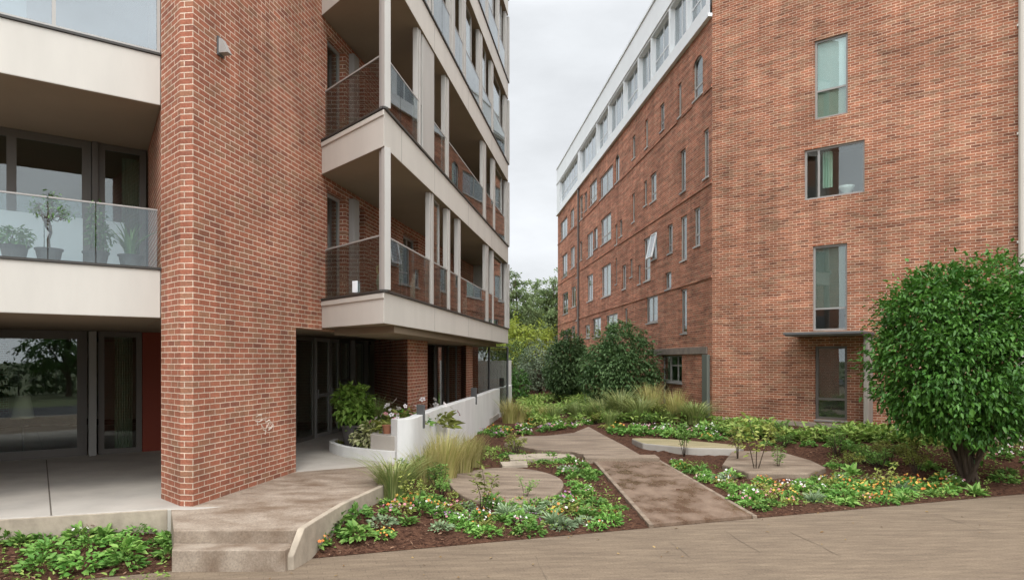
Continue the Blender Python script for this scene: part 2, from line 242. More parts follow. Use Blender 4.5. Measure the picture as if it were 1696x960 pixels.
# ------------------------------------------------------------------ mesh helpers
ORG = {}
def link(o, parent=None):
    COL.objects.link(o)
    if parent: o.parent = parent
    return o
def tag(o, label=None, cat=None, group=None, kind=None):
    for k, v in (('label', label), ('category', cat), ('group', group), ('kind', kind)):
        if v: o[k] = v
    return o
def thing(name, loc, label, cat, group=None):
    o = bpy.data.objects.new(name, None); o.empty_display_size = .2; o.location = loc; link(o); ORG[o.name] = Vector(loc)
    return tag(o, label, cat, group)
class MB:
    def __init__(s): s.v = []; s.f = []; s.uv = []; s.mi = []
    def face(s, pts, uvs=None, mi=0):
        i = len(s.v); s.v += [tuple(p) for p in pts]; s.f.append(list(range(i, i+len(pts)))); s.uv.append(uvs or [(p[0], p[1]) for p in pts]); s.mi.append(mi)
    def prism(s, poly, z0, z1, mi=0, top=None, bottom=True, under=None):
        n = len(poly); zt = z1 if callable(z1) else (lambda x, y: z1); zb = z0 if callable(z0) else (lambda x, y: z0)
        area = sum(poly[i][0]*poly[(i+1) % n][1]-poly[(i+1) % n][0]*poly[i][1] for i in range(n))
        if area < 0: poly = poly[::-1]
        s.face([(x, y, zt(x, y)) for x, y in poly], mi=mi if top is None else top)
        if bottom: s.face([(x, y, zb(x, y)) for x, y in poly[::-1]], mi=mi if under is None else under)
        for i in range(n):
            a, b = poly[i], poly[(i+1) % n]; l = math.dist(a, b)
            s.face([(*a, zb(*a)), (*b, zb(*b)), (*b, zt(*b)), (*a, zt(*a))], [(0, zb(*a)), (l, zb(*b)), (l, zt(*b)), (0, zt(*a))], mi)
    def box(s, c, d, rz=0.0, mi=0):
        cx, cy, cz = c; dx, dy, dz = d[0]/2, d[1]/2, d[2]/2; ca, sa = math.cos(rz), math.sin(rz)
        s.prism([(cx+x*ca-y*sa, cy+x*sa+y*ca) for x, y in ((-dx, -dy), (dx, -dy), (dx, dy), (-dx, dy))], cz-dz, cz+dz, mi)
    def tube(s, pts, radii, n=8, mi=0, cap=True):
        pts = [Vector(p) for p in pts]; rings = []
        if not hasattr(radii, '__len__'): radii = [radii]*len(pts)
        ref = Vector((.13, .97, .21))
        for i, p in enumerate(pts):
            t = (pts[min(i+1, len(pts)-1)]-pts[max(i-1, 0)]).normalized()
            a = t.cross(ref); a = a.normalized() if a.length > 1e-3 else t.orthogonal().normalized(); b = t.cross(a)
            rings.append([p+(a*math.cos(2*math.pi*k/n)+b*math.sin(2*math.pi*k/n))*radii[i] for k in range(n)])
        i0 = len(s.v)
        for r in rings: s.v += [tuple(p) for p in r]
        for i in range(len(rings)-1):
            for k in range(n):
                k2 = (k+1) % n; q = [i0+i*n+k, i0+i*n+k2, i0+(i+1)*n+k2, i0+(i+1)*n+k]
                s.f.append(q); s.uv.append([(0, 0)]*4); s.mi.append(mi)
        if cap:
            for base, rev in ((i0, True), (i0+(len(rings)-1)*n, False)):
                q = [base+k for k in range(n)]; s.f.append(q[::-1] if rev else q); s.uv.append([(0, 0)]*n); s.mi.append(mi)
    def lathe(s, prof, c=(0, 0, 0), n=20, mi=0):
        i0 = len(s.v)
        for r, z in prof: s.v += [(c[0]+r*math.cos(2*math.pi*k/n), c[1]+r*math.sin(2*math.pi*k/n), c[2]+z) for k in range(n)]
        for i in range(len(prof)-1):
            for k in range(n):
                k2 = (k+1) % n; s.f.append([i0+i*n+k, i0+i*n+k2, i0+(i+1)*n+k2, i0+(i+1)*n+k]); s.uv.append([(0, 0)]*4); s.mi.append(mi)
    def build(s, name, mats, parent=None, bevel=0, smooth=False, org=None):
        me = bpy.data.meshes.new(name)
        og = ORG.get(parent.name, Vector()) if parent else (Vector(org) if org else Vector())
        me.from_pydata([(x-og.x, y-og.y, z-og.z) for x, y, z in s.v], [], s.f)
        uvl = me.uv_layers.new(name='UVMap'); flat = [c for f in s.uv for p in f for c in p]; uvl.data.foreach_set('uv', flat)
        for m in (mats if isinstance(mats, (list, tuple)) else [mats]): me.materials.append(m)
        me.polygons.foreach_set('material_index', s.mi)
        if smooth: me.polygons.foreach_set('use_smooth', [True]*len(s.f))
        me.update()
        o = bpy.data.objects.new(name, me); link(o, parent)
        if parent: ORG[o.name] = og
        elif org: o.location = og; ORG[o.name] = og
        if bevel:
            # weld first so that the bevel sees shared edges
            wd = o.modifiers.new('weld', 'WELD'); wd.merge_threshold = .0004
            b = o.modifiers.new('bevel', 'BEVEL'); b.width = bevel; b.segments = 2; b.limit_method = 'ANGLE'; b.angle_limit = R(40)
        return o

class Frame:
    """a vertical plane: u along, w outwards (towards the street), z up"""
    def __init__(s, p0, d):
        s.p = Vector((p0[0], p0[1])); s.d = Vector((d[0], d[1])).normalized(); n = Vector((s.d.y, -s.d.x))
        s.n = n if n.dot(-s.p) > 0 else -n
    def P(s, u, w, z): q = s.p+s.d*u+s.n*w; return (q.x, q.y, z)
    def u(s, px): k = (px-CX)/F; return (k*s.p.y-s.p.x)/(s.d.x-k*s.d.y)
    def z(s, px, py): d = s.p.y+s.d.y*s.u(px); return H-(py-YH)*d/F
    def box(s, mb, u0, u1, w0, w1, z0, z1, mi=0):
        q = [s.P(u0, w0, 0), s.P(u1, w0, 0), s.P(u1, w1, 0), s.P(u0, w1, 0)]
        mb.prism([(p[0], p[1]) for p in q], z0, z1, mi)
    def wall(s, mb, u0, u1, z0, z1, holes=(), depth=.14, mi=0, uo=0.0, arch=()):
        us = sorted({u0, u1, *[min(max(h[i], u0), u1) for h in holes for i in (0, 1)]}); zs = sorted({z0, z1, *[min(max(h[i], z0), z1) for h in holes for i in (2, 3)]})
        for i in range(len(us)-1):
            for j in range(len(zs)-1):
                um, zm = (us[i]+us[i+1])/2, (zs[j]+zs[j+1])/2
                if us[i+1]-us[i] < 1e-6 or zs[j+1]-zs[j] < 1e-6: continue
                if any(h[0] < um < h[1] and h[2] < zm < h[3] for h in holes): continue
                q = [(us[i], zs[j]), (us[i+1], zs[j]), (us[i+1], zs[j+1]), (us[i], zs[j+1])]
                mb.face([s.P(a, 0, b) for a, b in q], [(a+uo, b) for a, b in q], mi)
        for k, (a, b, c, d) in enumerate(holes):
            for (x0, y0), (x1, y1) in (((a, c), (a, d)), ((a, d), (b, d)), ((b, d), (b, c)), ((b, c), (a, c))):
                vert = x0 == x1
                uv = [(uo+x0, y0), (uo+x1, y1), (uo+x1+(depth if vert else 0), y1+(0 if vert else depth)), (uo+x0+(depth if vert else 0), y0+(0 if vert else depth))]
                mb.face([s.P(x0, 0, y0), s.P(x1, 0, y1), s.P(x1, -depth, y1), s.P(x0, -depth, y0)], uv, mi)
            if k in arch:      # brick spandrels that round the head of an opening
                r = (b-a)/2; um = (a+b)/2; zc = d-r*.75
                for sgn in (-1, 1):
                    pts = [(um+sgn*r, d)]+[(um+sgn*r*math.cos(t), zc+r*.75*math.sin(t)) for t in [R(90)*i/8 for i in range(9)]][::1]
                    fr = [s.P(x, -.002, y) for x, y in pts]
                    mb.face(fr, [(uo+x, y) for x, y in pts], mi)

def window(parent, fr, u0, u1, z0, z1, inset=.09, fw=.05, mull=(), trans=(), fmat=BRONZE, gmat=GLASS, blind_or_sheet=None, sill=True, name='window', label=None, panes=True):
    m = MB(); w0, w1 = -inset-.05, -inset
    fr.box(m, u0, u0+fw, w0, w1, z0, z1); fr.box(m, u1-fw, u1, w0, w1, z0, z1)
    fr.box(m, u0+fw, u1-fw, w0, w1, z0, z0+fw); fr.box(m, u0+fw, u1-fw, w0, w1, z1-fw, z1)
    for q in mull: x = u0+(u1-u0)*q; fr.box(m, x-fw*.5, x+fw*.5, w0+.004, w1-.004, z0+fw, z1-fw)
    for q in trans: y = z0+(z1-z0)*q; fr.box(m, u0+fw, u1-fw, w0+.006, w1-.006, y-fw*.45, y+fw*.45)
    o = m.build(name, fmat, parent)
    if label: o['label'] = label
    g = MB(); fr.box(g, u0+fw*.6, u1-fw*.6, -inset-.031, -inset-.019, z0+fw*.6, z1-fw*.6); g.build('pane', gmat, o)
    if blind_or_sheet:
        bm = MB()
        for (a, b, c, d, bmt) in blind_or_sheet:
            fr.box(bm, u0+fw+(u1-u0-2*fw)*a, u0+fw+(u1-u0-2*fw)*b, -inset-.075, -inset-.062, z0+(z1-z0)*c, z0+(z1-z0)*d)
        bm.build('blind_or_sheet', blind_or_sheet[0][4], o)
    if sill:
        sm = MB(); fr.box(sm, u0-.04, u1+.04, -inset+.002, .035, z0-.05, z0-.002); sm.build('sill', fmat if fmat is not BRONZE else GREYFR, o)
    return o

# leaf-shaped faces in bulk ------------------------------------------------
def leaf_mesh(name, pos, dirs, length, width, m, droop=.25, tone=None, extra=None):
    """pos (N,3), dirs (N,3): every leaf two folded quads; extra = MB with stems (material slot 1)"""
    n = len(pos); d = dirs/np.linalg.norm(dirs, axis=1, keepdims=True)
    up = np.tile(np.array([0, 0, 1.0]), (n, 1))+rng.normal(0, .35, (n, 3))
    side = np.cross(d, up); side /= np.linalg.norm(side, axis=1, keepdims=True)+1e-9
    nor = np.cross(side, d)
    Lh = (length*rng.uniform(.65, 1.25, n))[:, None] if np.isscalar(length) else length[:, None]; Wh = Lh*(width/2)*rng.uniform(.8, 1.2, (n, 1))
    v = np.empty((n, 6, 3))
    v[:, 0] = pos; v[:, 3] = pos+d*Lh-nor*Lh*droop
    v[:, 1] = pos+d*Lh*.30+side*Wh*.85+nor*Wh*.35; v[:, 2] = pos+d*Lh*.68+side*Wh*.75+nor*Wh*.2-nor*Lh*droop*.4
    v[:, 5] = pos+d*Lh*.30-side*Wh*.85+nor*Wh*.35; v[:, 4] = pos+d*Lh*.68-side*Wh*.75+nor*Wh*.2-nor*Lh*droop*.4
    V = v.reshape(-1, 3); b = np.arange(n)[:, None]*6
    Fq = np.concatenate([b+np.array([0, 1, 2, 3]), b+np.array([0, 3, 4, 5])], axis=1).reshape(-1, 4)
    t = np.repeat(rng.random(n) if tone is None else tone, 6)
    return mesh_np(name, V, Fq, [m], t, extra)
def mesh_np(name, V, Fq, mats, tone=None, extra=None, extra_mat=None):
    me = bpy.data.meshes.new(name); nv, nf = len(V), len(Fq); k = Fq.shape[1]
    ev = extra.v if extra else []; ef = extra.f if extra else []
    if ev: V = np.concatenate([V, np.array(ev)])
    loops = Fq.reshape(-1).tolist(); starts = list(range(0, nf*k, k))
    pos = nf*k
    for f in ef: starts.append(pos); loops += [i+nv for i in f]; pos += len(f)
    me.vertices.add(len(V)); me.vertices.foreach_set('co', V.astype(np.float32).reshape(-1))
    me.loops.add(len(loops)); me.loops.foreach_set('vertex_index', np.array(loops, dtype=np.int32))
    me.polygons.add(len(starts)); me.polygons.foreach_set('loop_start', np.array(starts, dtype=np.int32))
    for m in mats: me.materials.append(m)
    if ef: me.materials.append(BARK if extra_mat is None else extra_mat); me.polygons.foreach_set('material_index', np.array([0]*nf+[1]*len(ef), dtype=np.int32))
    me.update(calc_edges=True)
    if tone is not None:
        a = me.attributes.new('tone', 'FLOAT', 'POINT'); full = np.zeros(len(V), np.float32); full[:nv] = tone; a.data.foreach_set('value', full)
    me.validate()
    return me
def on_sphere(n, zmin=-1.0):
    z = rng.uniform(zmin, 1, n); a = rng.uniform(0, 2*math.pi, n); r = np.sqrt(1-z*z); return np.stack([r*np.cos(a), r*np.sin(a), z], 1)
def crown_points(lobes, n, shell=.5, clump=0):
    """points and outward directions through a union of ellipsoid lobes, denser at the skin; clump>0 gathers leaves on twig ends"""
    vol = np.array([(l[3]*l[4]*l[5])**(2/3) for l in lobes]); cnt = rng.multinomial(n, vol/vol.sum()); P = []; D = []; TN = []
    for l, c in zip(lobes, cnt):
        if c == 0: continue
        s = on_sphere(c); rr = shell+(1-shell)*rng.random(c)**.6
        if clump:
            k = max(4, c//clump); cs = on_sphere(k); cr_ = shell+(1.06-shell)*rng.random(k)**.5+.16*(rng.random(k) > .9); idx = rng.integers(0, k, c)
            base = cs[idx]*cr_[idx][:, None]+rng.normal(0, .085, (c, 3)); p = base; d = cs[idx]+rng.normal(0, .6, (c, 3))
        else: p = s*rr[:, None]; d = s+rng.normal(0, .6, (c, 3))
        sc = np.array(l[3:6]); P.append(np.array(l[:3])+p*sc); D.append(d); TN.append(rng.random(k)[idx]*.6+rng.random(c)*.4 if clump else rng.random(c))
    global LAST_TONE; LAST_TONE = np.concatenate(TN); P = np.concatenate(P); D = np.concatenate(D); D[:, 2] -= .25
    return P, D

# ------------------------------------------------------------------ ground
E0 = Vector((-3.68, 7.45)); ED = Vector((12.4, 4.25)).normalized(); EN = Vector((-ED.y, ED.x))   # edge of the street paving
def smooth(a, b, x): t = min(max((x-a)/(b-a), 0), 1); return t*t*(3-2*t)
def gz(x, y):
    s = (Vector((x, y))-E0).dot(EN)
    if s <= 0: return 0.0
    dr = abs(x+1.228*y-31.2)/1.584 if y < 20.5 else abs(7.98-.0956*y-x)
    z = .02*min(s, 30)+.33*(1-smooth(.4, 4.5, dr))*smooth(0, 2.6, s)
    if -2.7 < x: z += .22*smooth(0, .9, s)*(1-smooth(-1.9, -.5, x))*(1-smooth(11, 14, y))
    z += .17*(1-smooth(-4.6, -3.9, x))*smooth(0, 1.2, s)
    return z
def gpt(px, py, off=0.0):
    z = .1
    for _ in range(30):
        d = (H-z)*F/(py-YH); d = min(d, 60); x = (px-CX)/F*d; z = z*.4+.6*(gz(x, d)+off)
    return Vector((x, d, z))
def sheet(name, pts, m, kind='structure'):
    b = MB(); b.face(pts); o = b.build(name, m); o['kind'] = kind; return o
sheet('ground', [(-600, -600, -.12), (600, -600, -.12), (600, 900, -.12), (-600, 900, -.12)], mat('far_ground', (.10, .115, .06), .95, .1, noise=(.05, .2)))
def edge(t, s=0): p = E0+ED*t+EN*s; return (p.x, p.y)
b = MB(); q = [edge(-30, .0), edge(-30, -11), edge(45, -11), edge(45, .0)]; b.face([(*p, 0) for p in q]); o = b.build('pavement', PAVE); o['kind'] = 'structure'
b = MB(); q = [edge(-60, -11.0), edge(-60, -19), edge(80, -19), edge(80, -11.0)]; b.face([(*p, -.11) for p in q]); o = b.build('road', ASPH); o['kind'] = 'structure'
b = MB(); q = [edge(-60, -10.85), edge(-60, -11.0), edge(80, -11.0), edge(80, -10.85)]; b.prism(q, -.11, .004); o = b.build('kerb', CONC); o['kind'] = 'structure'
for k in (-5, -2, 0, 1, 2, 5, 7):
    x0 = 2.0+.86*k; b = MB(); prev = None; y1 = (E0+ED*((x0-E0.x)/ED.x)).y-.5*rng.uniform(.6, 2.2); y = y1; x = x0
    ye = y-rng.uniform(.6, 1.8)
    while y > ye:
        ww = .0036*rng.uniform(.4, 1.5)
        if prev: b.face([(prev[0]-prev[2], prev[1], .004), (x-ww, y, .004), (x+ww, y, .004), (prev[0]+prev[2], prev[1], .004)])
        prev = (x, y, ww); y -= .13; x += .014+rng.normal(0, .008)
    o = b.build('paving_crack', mat('crack_dirt', (.13, .10, .072), .95)); o['kind'] = 'structure'
# planting bed terrain
ts = np.arange(-14, 30, .22); ss = np.concatenate([np.arange(0, 6, .16), np.arange(6, 16, .3), np.arange(16, 62, 1.5)])
V = []; nz = rng.normal(0, 1, (len(ss), len(ts)))
for i, s_ in enumerate(ss):
    for j, t_ in enumerate(ts):
        x, y = edge(t_, s_); V.append((x, y, gz(x, y)+(.004 if s_ < .1 else .012+.016*nz[i, j])))
V = np.array(V); nt_ = len(ts)
Fq = np.array([[i*nt_+j, i*nt_+j+1, (i+1)*nt_+j+1, (i+1)*nt_+j] for i in range(len(ss)-1) for j in range(nt_-1)])
me = mesh_np('planting_bed_soil', V, Fq, [MULCH]); me.polygons.foreach_set('use_smooth', [True]*len(me.polygons)); o = link(bpy.data.objects.new('planting_bed_soil', me)); o['kind'] = 'structure'

# terrace, landing, steps -------------------------------------------------
DZ = .458
deck = [(-10, 6.62), (-5.96, 7.94), (-4.37, 8.46), (-3.98, 8.45), (-2.5, 9.0), (-2.0, 9.9), (-2.04, 12.2), (-1.5, 15.4), (-.95, 19.5), (-.3, 25.0), (-7, 27), (-16, 27), (-18, 7.5)]
b = MB(); b.prism(deck, -.1, DZ); o = b.build('terrace_floor', CONC, bevel=.015); o['kind'] = 'structure'
b = MB(); b.prism([(-10, 6.57), (-5.97, 7.895), (-4.27, 8.45), (-4.27, 8.475), (-10, 6.61)], -.1, DZ-.004); o = b.build('terrace_kerb', CONCD, bevel=.01); o['kind'] = 'structure'
b = MB()
for q0, q1 in (((-5.47, 8.1), (-8.6, 12.6)), ((-9.0, 7.0), (-12, 11.4))):
    d_ = (Vector(q1)-Vector(q0)).normalized(); n_ = Vector((-d_.y, d_.x))*.008
    b.face([(q0[0]+n_.x, q0[1]+n_.y, DZ+.003), (q0[0]-n_.x, q0[1]-n_.y, DZ+.003), (q1[0]-n_.x, q1[1]-n_.y, DZ+.003), (q1[0]+n_.x, q1[1]+n_.y, DZ+.003)])
o = b.build('terrace_joint', mat('joint', (.12, .10, .08), .9)); o['kind'] = 'structure'
land = [(-3.82, 7.70), (-2.43, 7.71), (-2.37, 8.1), (-2.23, 8.75), (-1.96, 9.9), (-2.04, 12.1), (-3.60, 11.2), (-4.06, 8.60), (-4.25, 8.50)]
zl = lambda x, y: DZ+.004-.08*(1-smooth(7.7, 8.7, y))
b = MB(); b.prism(land, -.05, zl); o = b.build('landing', LAND, bevel=.012); o['kind'] = 'structure'
b = MB(); b.prism([(-3.70, 7.42), (-2.47, 7.43), (-2.43, 7.715), (-3.82, 7.705)], -.05, .235); o = b.build('step', LAND, bevel=.012); o['kind'] = 'structure'
# kerb upstand following the right side of the landing
b = MB(); kr = [(-2.40, 7.50), (-2.35, 7.74), (-2.29, 8.1), (-2.15, 8.75), (-1.88, 9.9), (-1.95, 12.1)]; kl = [(-2.467, 7.48), (-2.427, 7.715), (-2.367, 8.1), (-2.227, 8.75), (-1.957, 9.9), (-2.037, 12.1)]
kz = [.15, .40, .42, .465, .472, .472]
for i in range(5):
    a0, a1, c0, c1 = kr[i], kr[i+1], kl[i], kl[i+1]; z0, z1 = kz[i], kz[i+1]
    b.face([(*a0, z0), (*a1, z1), (*c1, z1), (*c0, z0)]); b.face([(*a0, -.1), (*a1, -.1), (*a1, z1), (*a0, z0)]); b.face([(*c1, -.1), (*c0, -.1), (*c0, z0), (*c1, z1)])
b.face([(*kr[0], -.1), (*kr[0], kz[0]), (*kl[0], kz[0]), (*kl[0], -.1)])
o = b.build('landing_kerb', CONCD, bevel=.01); o['kind'] = 'structure'
# garden path -------------------------------------------------------------
def gpoly(pix, off): return [gpt(x, y, off) for x, y in pix]
A, B, C_, D_ = gpt(1065, 855), gpt(1232, 849), gpt(1085, 762), gpt(983, 762)
def forward(p, q):
    d = (p-q).normalized(); r = p.copy()
    while (Vector((r.x, r.y))-E0).dot(EN) > .01: r = r+d*.01
    r.z = gz(r.x, r.y); return r
A, B = forward(A, D_), forward(B, C_)
def ribbon(name, a, b_, wd, h, m):
    d = (b_-a); d.z = 0; d.normalize(); n = Vector((-d.y, d.x))*wd/2
    P_ = [(a.x+n.x, a.y+n.y), (b_.x+n.x, b_.y+n.y), (b_.x-n.x, b_.y-n.y), (a.x-n.x, a.y-n.y)]
    bb = MB(); bb.prism(P_, lambda x, y: gz(x, y)-.08, lambda x, y: gz(x, y)+h); o = bb.build(name, m, bevel=.008); o['kind'] = 'structure'; return o
b = MB(); b.prism([(p.x, p.y) for p in (A, B, C_, D_)], lambda x, y: gz(x, y)-.06, lambda x, y: gz(x, y)+.045); o = b.build('garden_path', WETP); o['kind'] = 'structure'
ribbon('path_edging', A+Vector((-.02, -.02, 0)), D_+Vector((-.02, 0, 0)), .07, .050, SLABM); ribbon('path_edging', B+Vector((.02, -.02, 0)), C_+Vector((.02, 0, 0)), .07, .050, SLABM)
U0, U1 = gpt(980, 757, .12), gpt(1088, 757, .12)
b = MB(); b.prism([(U0.x-.15, U0.y-.05), (U1.x+.05, U1.y-.05), (U1.x+.05, U1.y+.4), (U0.x-.15, U0.y+.4)], 0, lambda x, y: gz(U0.x, U0.y)+.12); o = b.build('path_step', SLABM, bevel=.015); o['kind'] = 'structure'
up = gpoly([(968, 752), (1060, 752), (1030, 735), (1008, 724), (975, 706), (950, 716), (905, 721), (862, 722), (835, 734), (890, 744), (945, 747)], .10)
b = MB(); b.prism([(p.x, p.y+.02) for p in up], lambda x, y: gz(x, y)-.05, lambda x, y: gz(x, y)+.10); o = b.build('upper_path', SLABM, bevel=.012); o['kind'] = 'structure'
rs = gpoly([(1064, 731), (1046, 722), (1060, 721), (1110, 722), (1180, 729), (1232, 736), (1225, 742), (1140, 740)], .19)
b = MB(); b.prism([(p.x, p.y) for p in rs], lambda x, y: gz(x, y)-.1, lambda x, y: .19+gz(2.9, 15.2), top=1); o = b.build('raised_slab', [CONC, MOSS], bevel=.03); o['kind'] = 'structure'
rs = gpoly([(1212, 746), (1290, 746), (1345, 762), (1368, 773), (1340, 783), (1240, 782), (1196, 768)], .12)
b = MB(); b.prism([(p.x, p.y) for p in rs], lambda x, y: gz(x, y)-.1, lambda x, y: gz(x, y)+.12); o = b.build('stone_slab', SLABM, bevel=.03); o['kind'] = 'structure'
cc = gpt(838, 799, .07); rd = [(math.cos(t)*1.02, math.sin(t)*1.55) for t in [2*math.pi*i/40 for i in range(40)]]
b = MB(); b.prism([(cc.x+x*(1+.02*math.sin(3*y)), cc.y+y) for x, y in rd], lambda x, y: gz(x, y)-.06, lambda x, y: gz(x, y)+.07); o = b.build('round_slab', SLABM, bevel=.02); o['kind'] = 'structure'
for pix in ([(842, 752), (900, 750), (950, 752), (955, 756), (900, 757), (845, 760)], [(828, 764), (872, 762), (874, 768), (832, 770)]):
    rs = gpoly(pix, .09); b = MB(); b.prism([(p.x, p.y) for p in rs], lambda x, y: gz(x, y)-.06, lambda x, y: gz(x, y)+.09); o = b.build('stone_edging', CONCD, bevel=.012); o['kind'] = 'structure'

# ------------------------------------------------------------------ left building
LB = thing('apartment_building', (-4.5, 12, 0), 'brick apartment building with projecting cream balcony slabs and glass railings', 'building')
N0, N1, PP, BB = (-4.19, 8.62), (-4.02, 8.60), (-4.68, 9.10), (-5.907, 11.07)
UU, CC, EE = (-3.406, 12.21), (-1.989, 10.6), (-.131, 23.6)
TOPW = 17.6
LW = Frame(N1, (.17, 1)); U_LO, U_UP = 2.70, 3.66
NF = Frame(N0, (N1[0]-N0[0], N1[1]-N0[1])); LF = Frame(N0, (PP[0]-N0[0], PP[1]-N0[1])); LF2 = Frame(PP, (BB[0]-PP[0], BB[1]-PP[1]))
BS = Frame(CC, (.143, 1)); BF = Frame(UU, (CC[0]-UU[0], CC[1]-UU[1])); LBF = math.dist(UU, CC); LBS = math.dist(CC, EE)
LEV = [3.36, 6.20, 9.04, 11.88, 14.72]; BOT = [2.87, 5.62, 8.46, 11.30, 14.2]
ltop = [3.50, 6.35, 9.2, 12.05, 14.9]; lbot = [2.86, 5.69, 8.52, 11.35, 14.2]
holes = [(U_LO, 16.6, .2, 2.84)]
doors = []
for zf, zc in zip(LEV[:4], BOT[1:]):
    for (a, c) in ((LW.u(540)+.05, LW.u(572)), (LW.u(588), LW.u(604)), (LW.u(668), LW.u(692)), (LW.u(718), LW.u(735)), (LW.u(752), LW.u(765))):
        if c < 16.2: holes.append((a, c, zf+.06, zf+2.05)); doors.append(holes[-1])
b = MB(); LW.wall(b, 0, 16.6, .36, TOPW, holes, .22)
NF.wall(b, 0, math.dist(N0, N1), .36, TOPW, uo=-.17)
d1 = math.dist(N0, PP); LF.wall(b, 0, d1, .36, TOPW, uo=.03)
LF2.wall(b, 0, math.dist(PP, BB), lbot[0], TOPW, uo=.03+d1)
pb = Frame(PP, (-3.62-PP[0], 11.24-PP[1])); pb.wall(b, 0, math.dist(PP, (-3.62, 11.24)), .36, 2.86)
b.build('brick_wall', BRL, LB)
# concrete foot under the pier
b = MB(); b.prism([(-4.24, 8.60), (-4.21, 8.58), (-3.99, 8.565), (-3.60, 11.2), (-3.7, 11.3), (-4.75, 9.1)], 0, .40); b.build('pier_foot', CONCD, LB, bevel=.015)
for (a, c, z0, z1) in doors: window(LB, LW, a, c, z0, z1, .12, .06, mull=(.55,) if c-a > 1 else (), fmat=GREYFR, sill=False, name='balcony_door')
# pale painted surround beside the balcony door of each storey
for zf in LEV[:3]:
    b = MB(); LW.box(b, LW.u(577), LW.u(586), .004, .12, zf+.01, zf+2.1); b.build('door_surround', PANELD, LB, bevel=.01)
# bay slabs
for i, (zt, zb) in enumerate(zip(LEV, BOT)):
    b = MB(); off = .0
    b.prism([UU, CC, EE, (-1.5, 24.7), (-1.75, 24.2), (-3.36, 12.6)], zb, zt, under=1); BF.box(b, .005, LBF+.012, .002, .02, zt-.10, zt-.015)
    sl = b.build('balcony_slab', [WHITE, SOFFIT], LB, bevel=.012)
    for ju in ((.9,) if i else ()) + (3.1, 6.4, 9.8):
        m = MB(); BS.box(m, ju, ju+.012, .0005, .0025, zb+.01, zt-.01); m.build('panel_joint', PANELD, sl)
    b = MB(); BF.box(b, .0, LBF+.02, -.06, .03, zt+.001, zt+.035); BS.box(b, -.02, LBS+.02, -.06, .03, zt+.002, zt+.036); b.build('flashing', FLASH, sl)
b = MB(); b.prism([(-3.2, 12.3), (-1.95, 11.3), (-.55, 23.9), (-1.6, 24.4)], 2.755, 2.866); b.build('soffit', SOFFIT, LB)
# storey floors and roof inside the block
FP = [(-4.74, 9.2), (-4.2, 9.3), (-3.70, 11.2), (-3.50, 12.2), (-1.45, 24.4), (-16, 26), (-19, 3), (-10.0, 5.2)]
for zt, zb in zip([3.352, 6.19, 9.03, 11.87, 14.71], [2.864, 5.695, 8.524, 11.354, 14.206]):
    b = MB(); b.prism(FP, zb, zt); b.build('floor_slab', SOFFIT, LB)
b = MB(); b.prism(FP, TOPW-.02, TOPW+.3); b.build('roof', CONC, LB)
b = MB()
for p, q in (((-1.45, 24.45), (-16, 26.05)), ((-16.05, 26), (-19.05, 3)), ((-19, 2.95), (-10, 5.15)), ((-8.6, 9.0), (-10.0, 5.2))):
    f = Frame(p, (q[0]-p[0], q[1]-p[1])); f.wall(b, 0, math.dist(p, q), 0, TOPW)
b.build('rear_wall', BRL, LB)
b = MB(); f = Frame((-3.9, 20), (-1, .12)); f.wall(b, 0, 12, .46, TOPW); b.build('room_partition', ROOMW, LB)
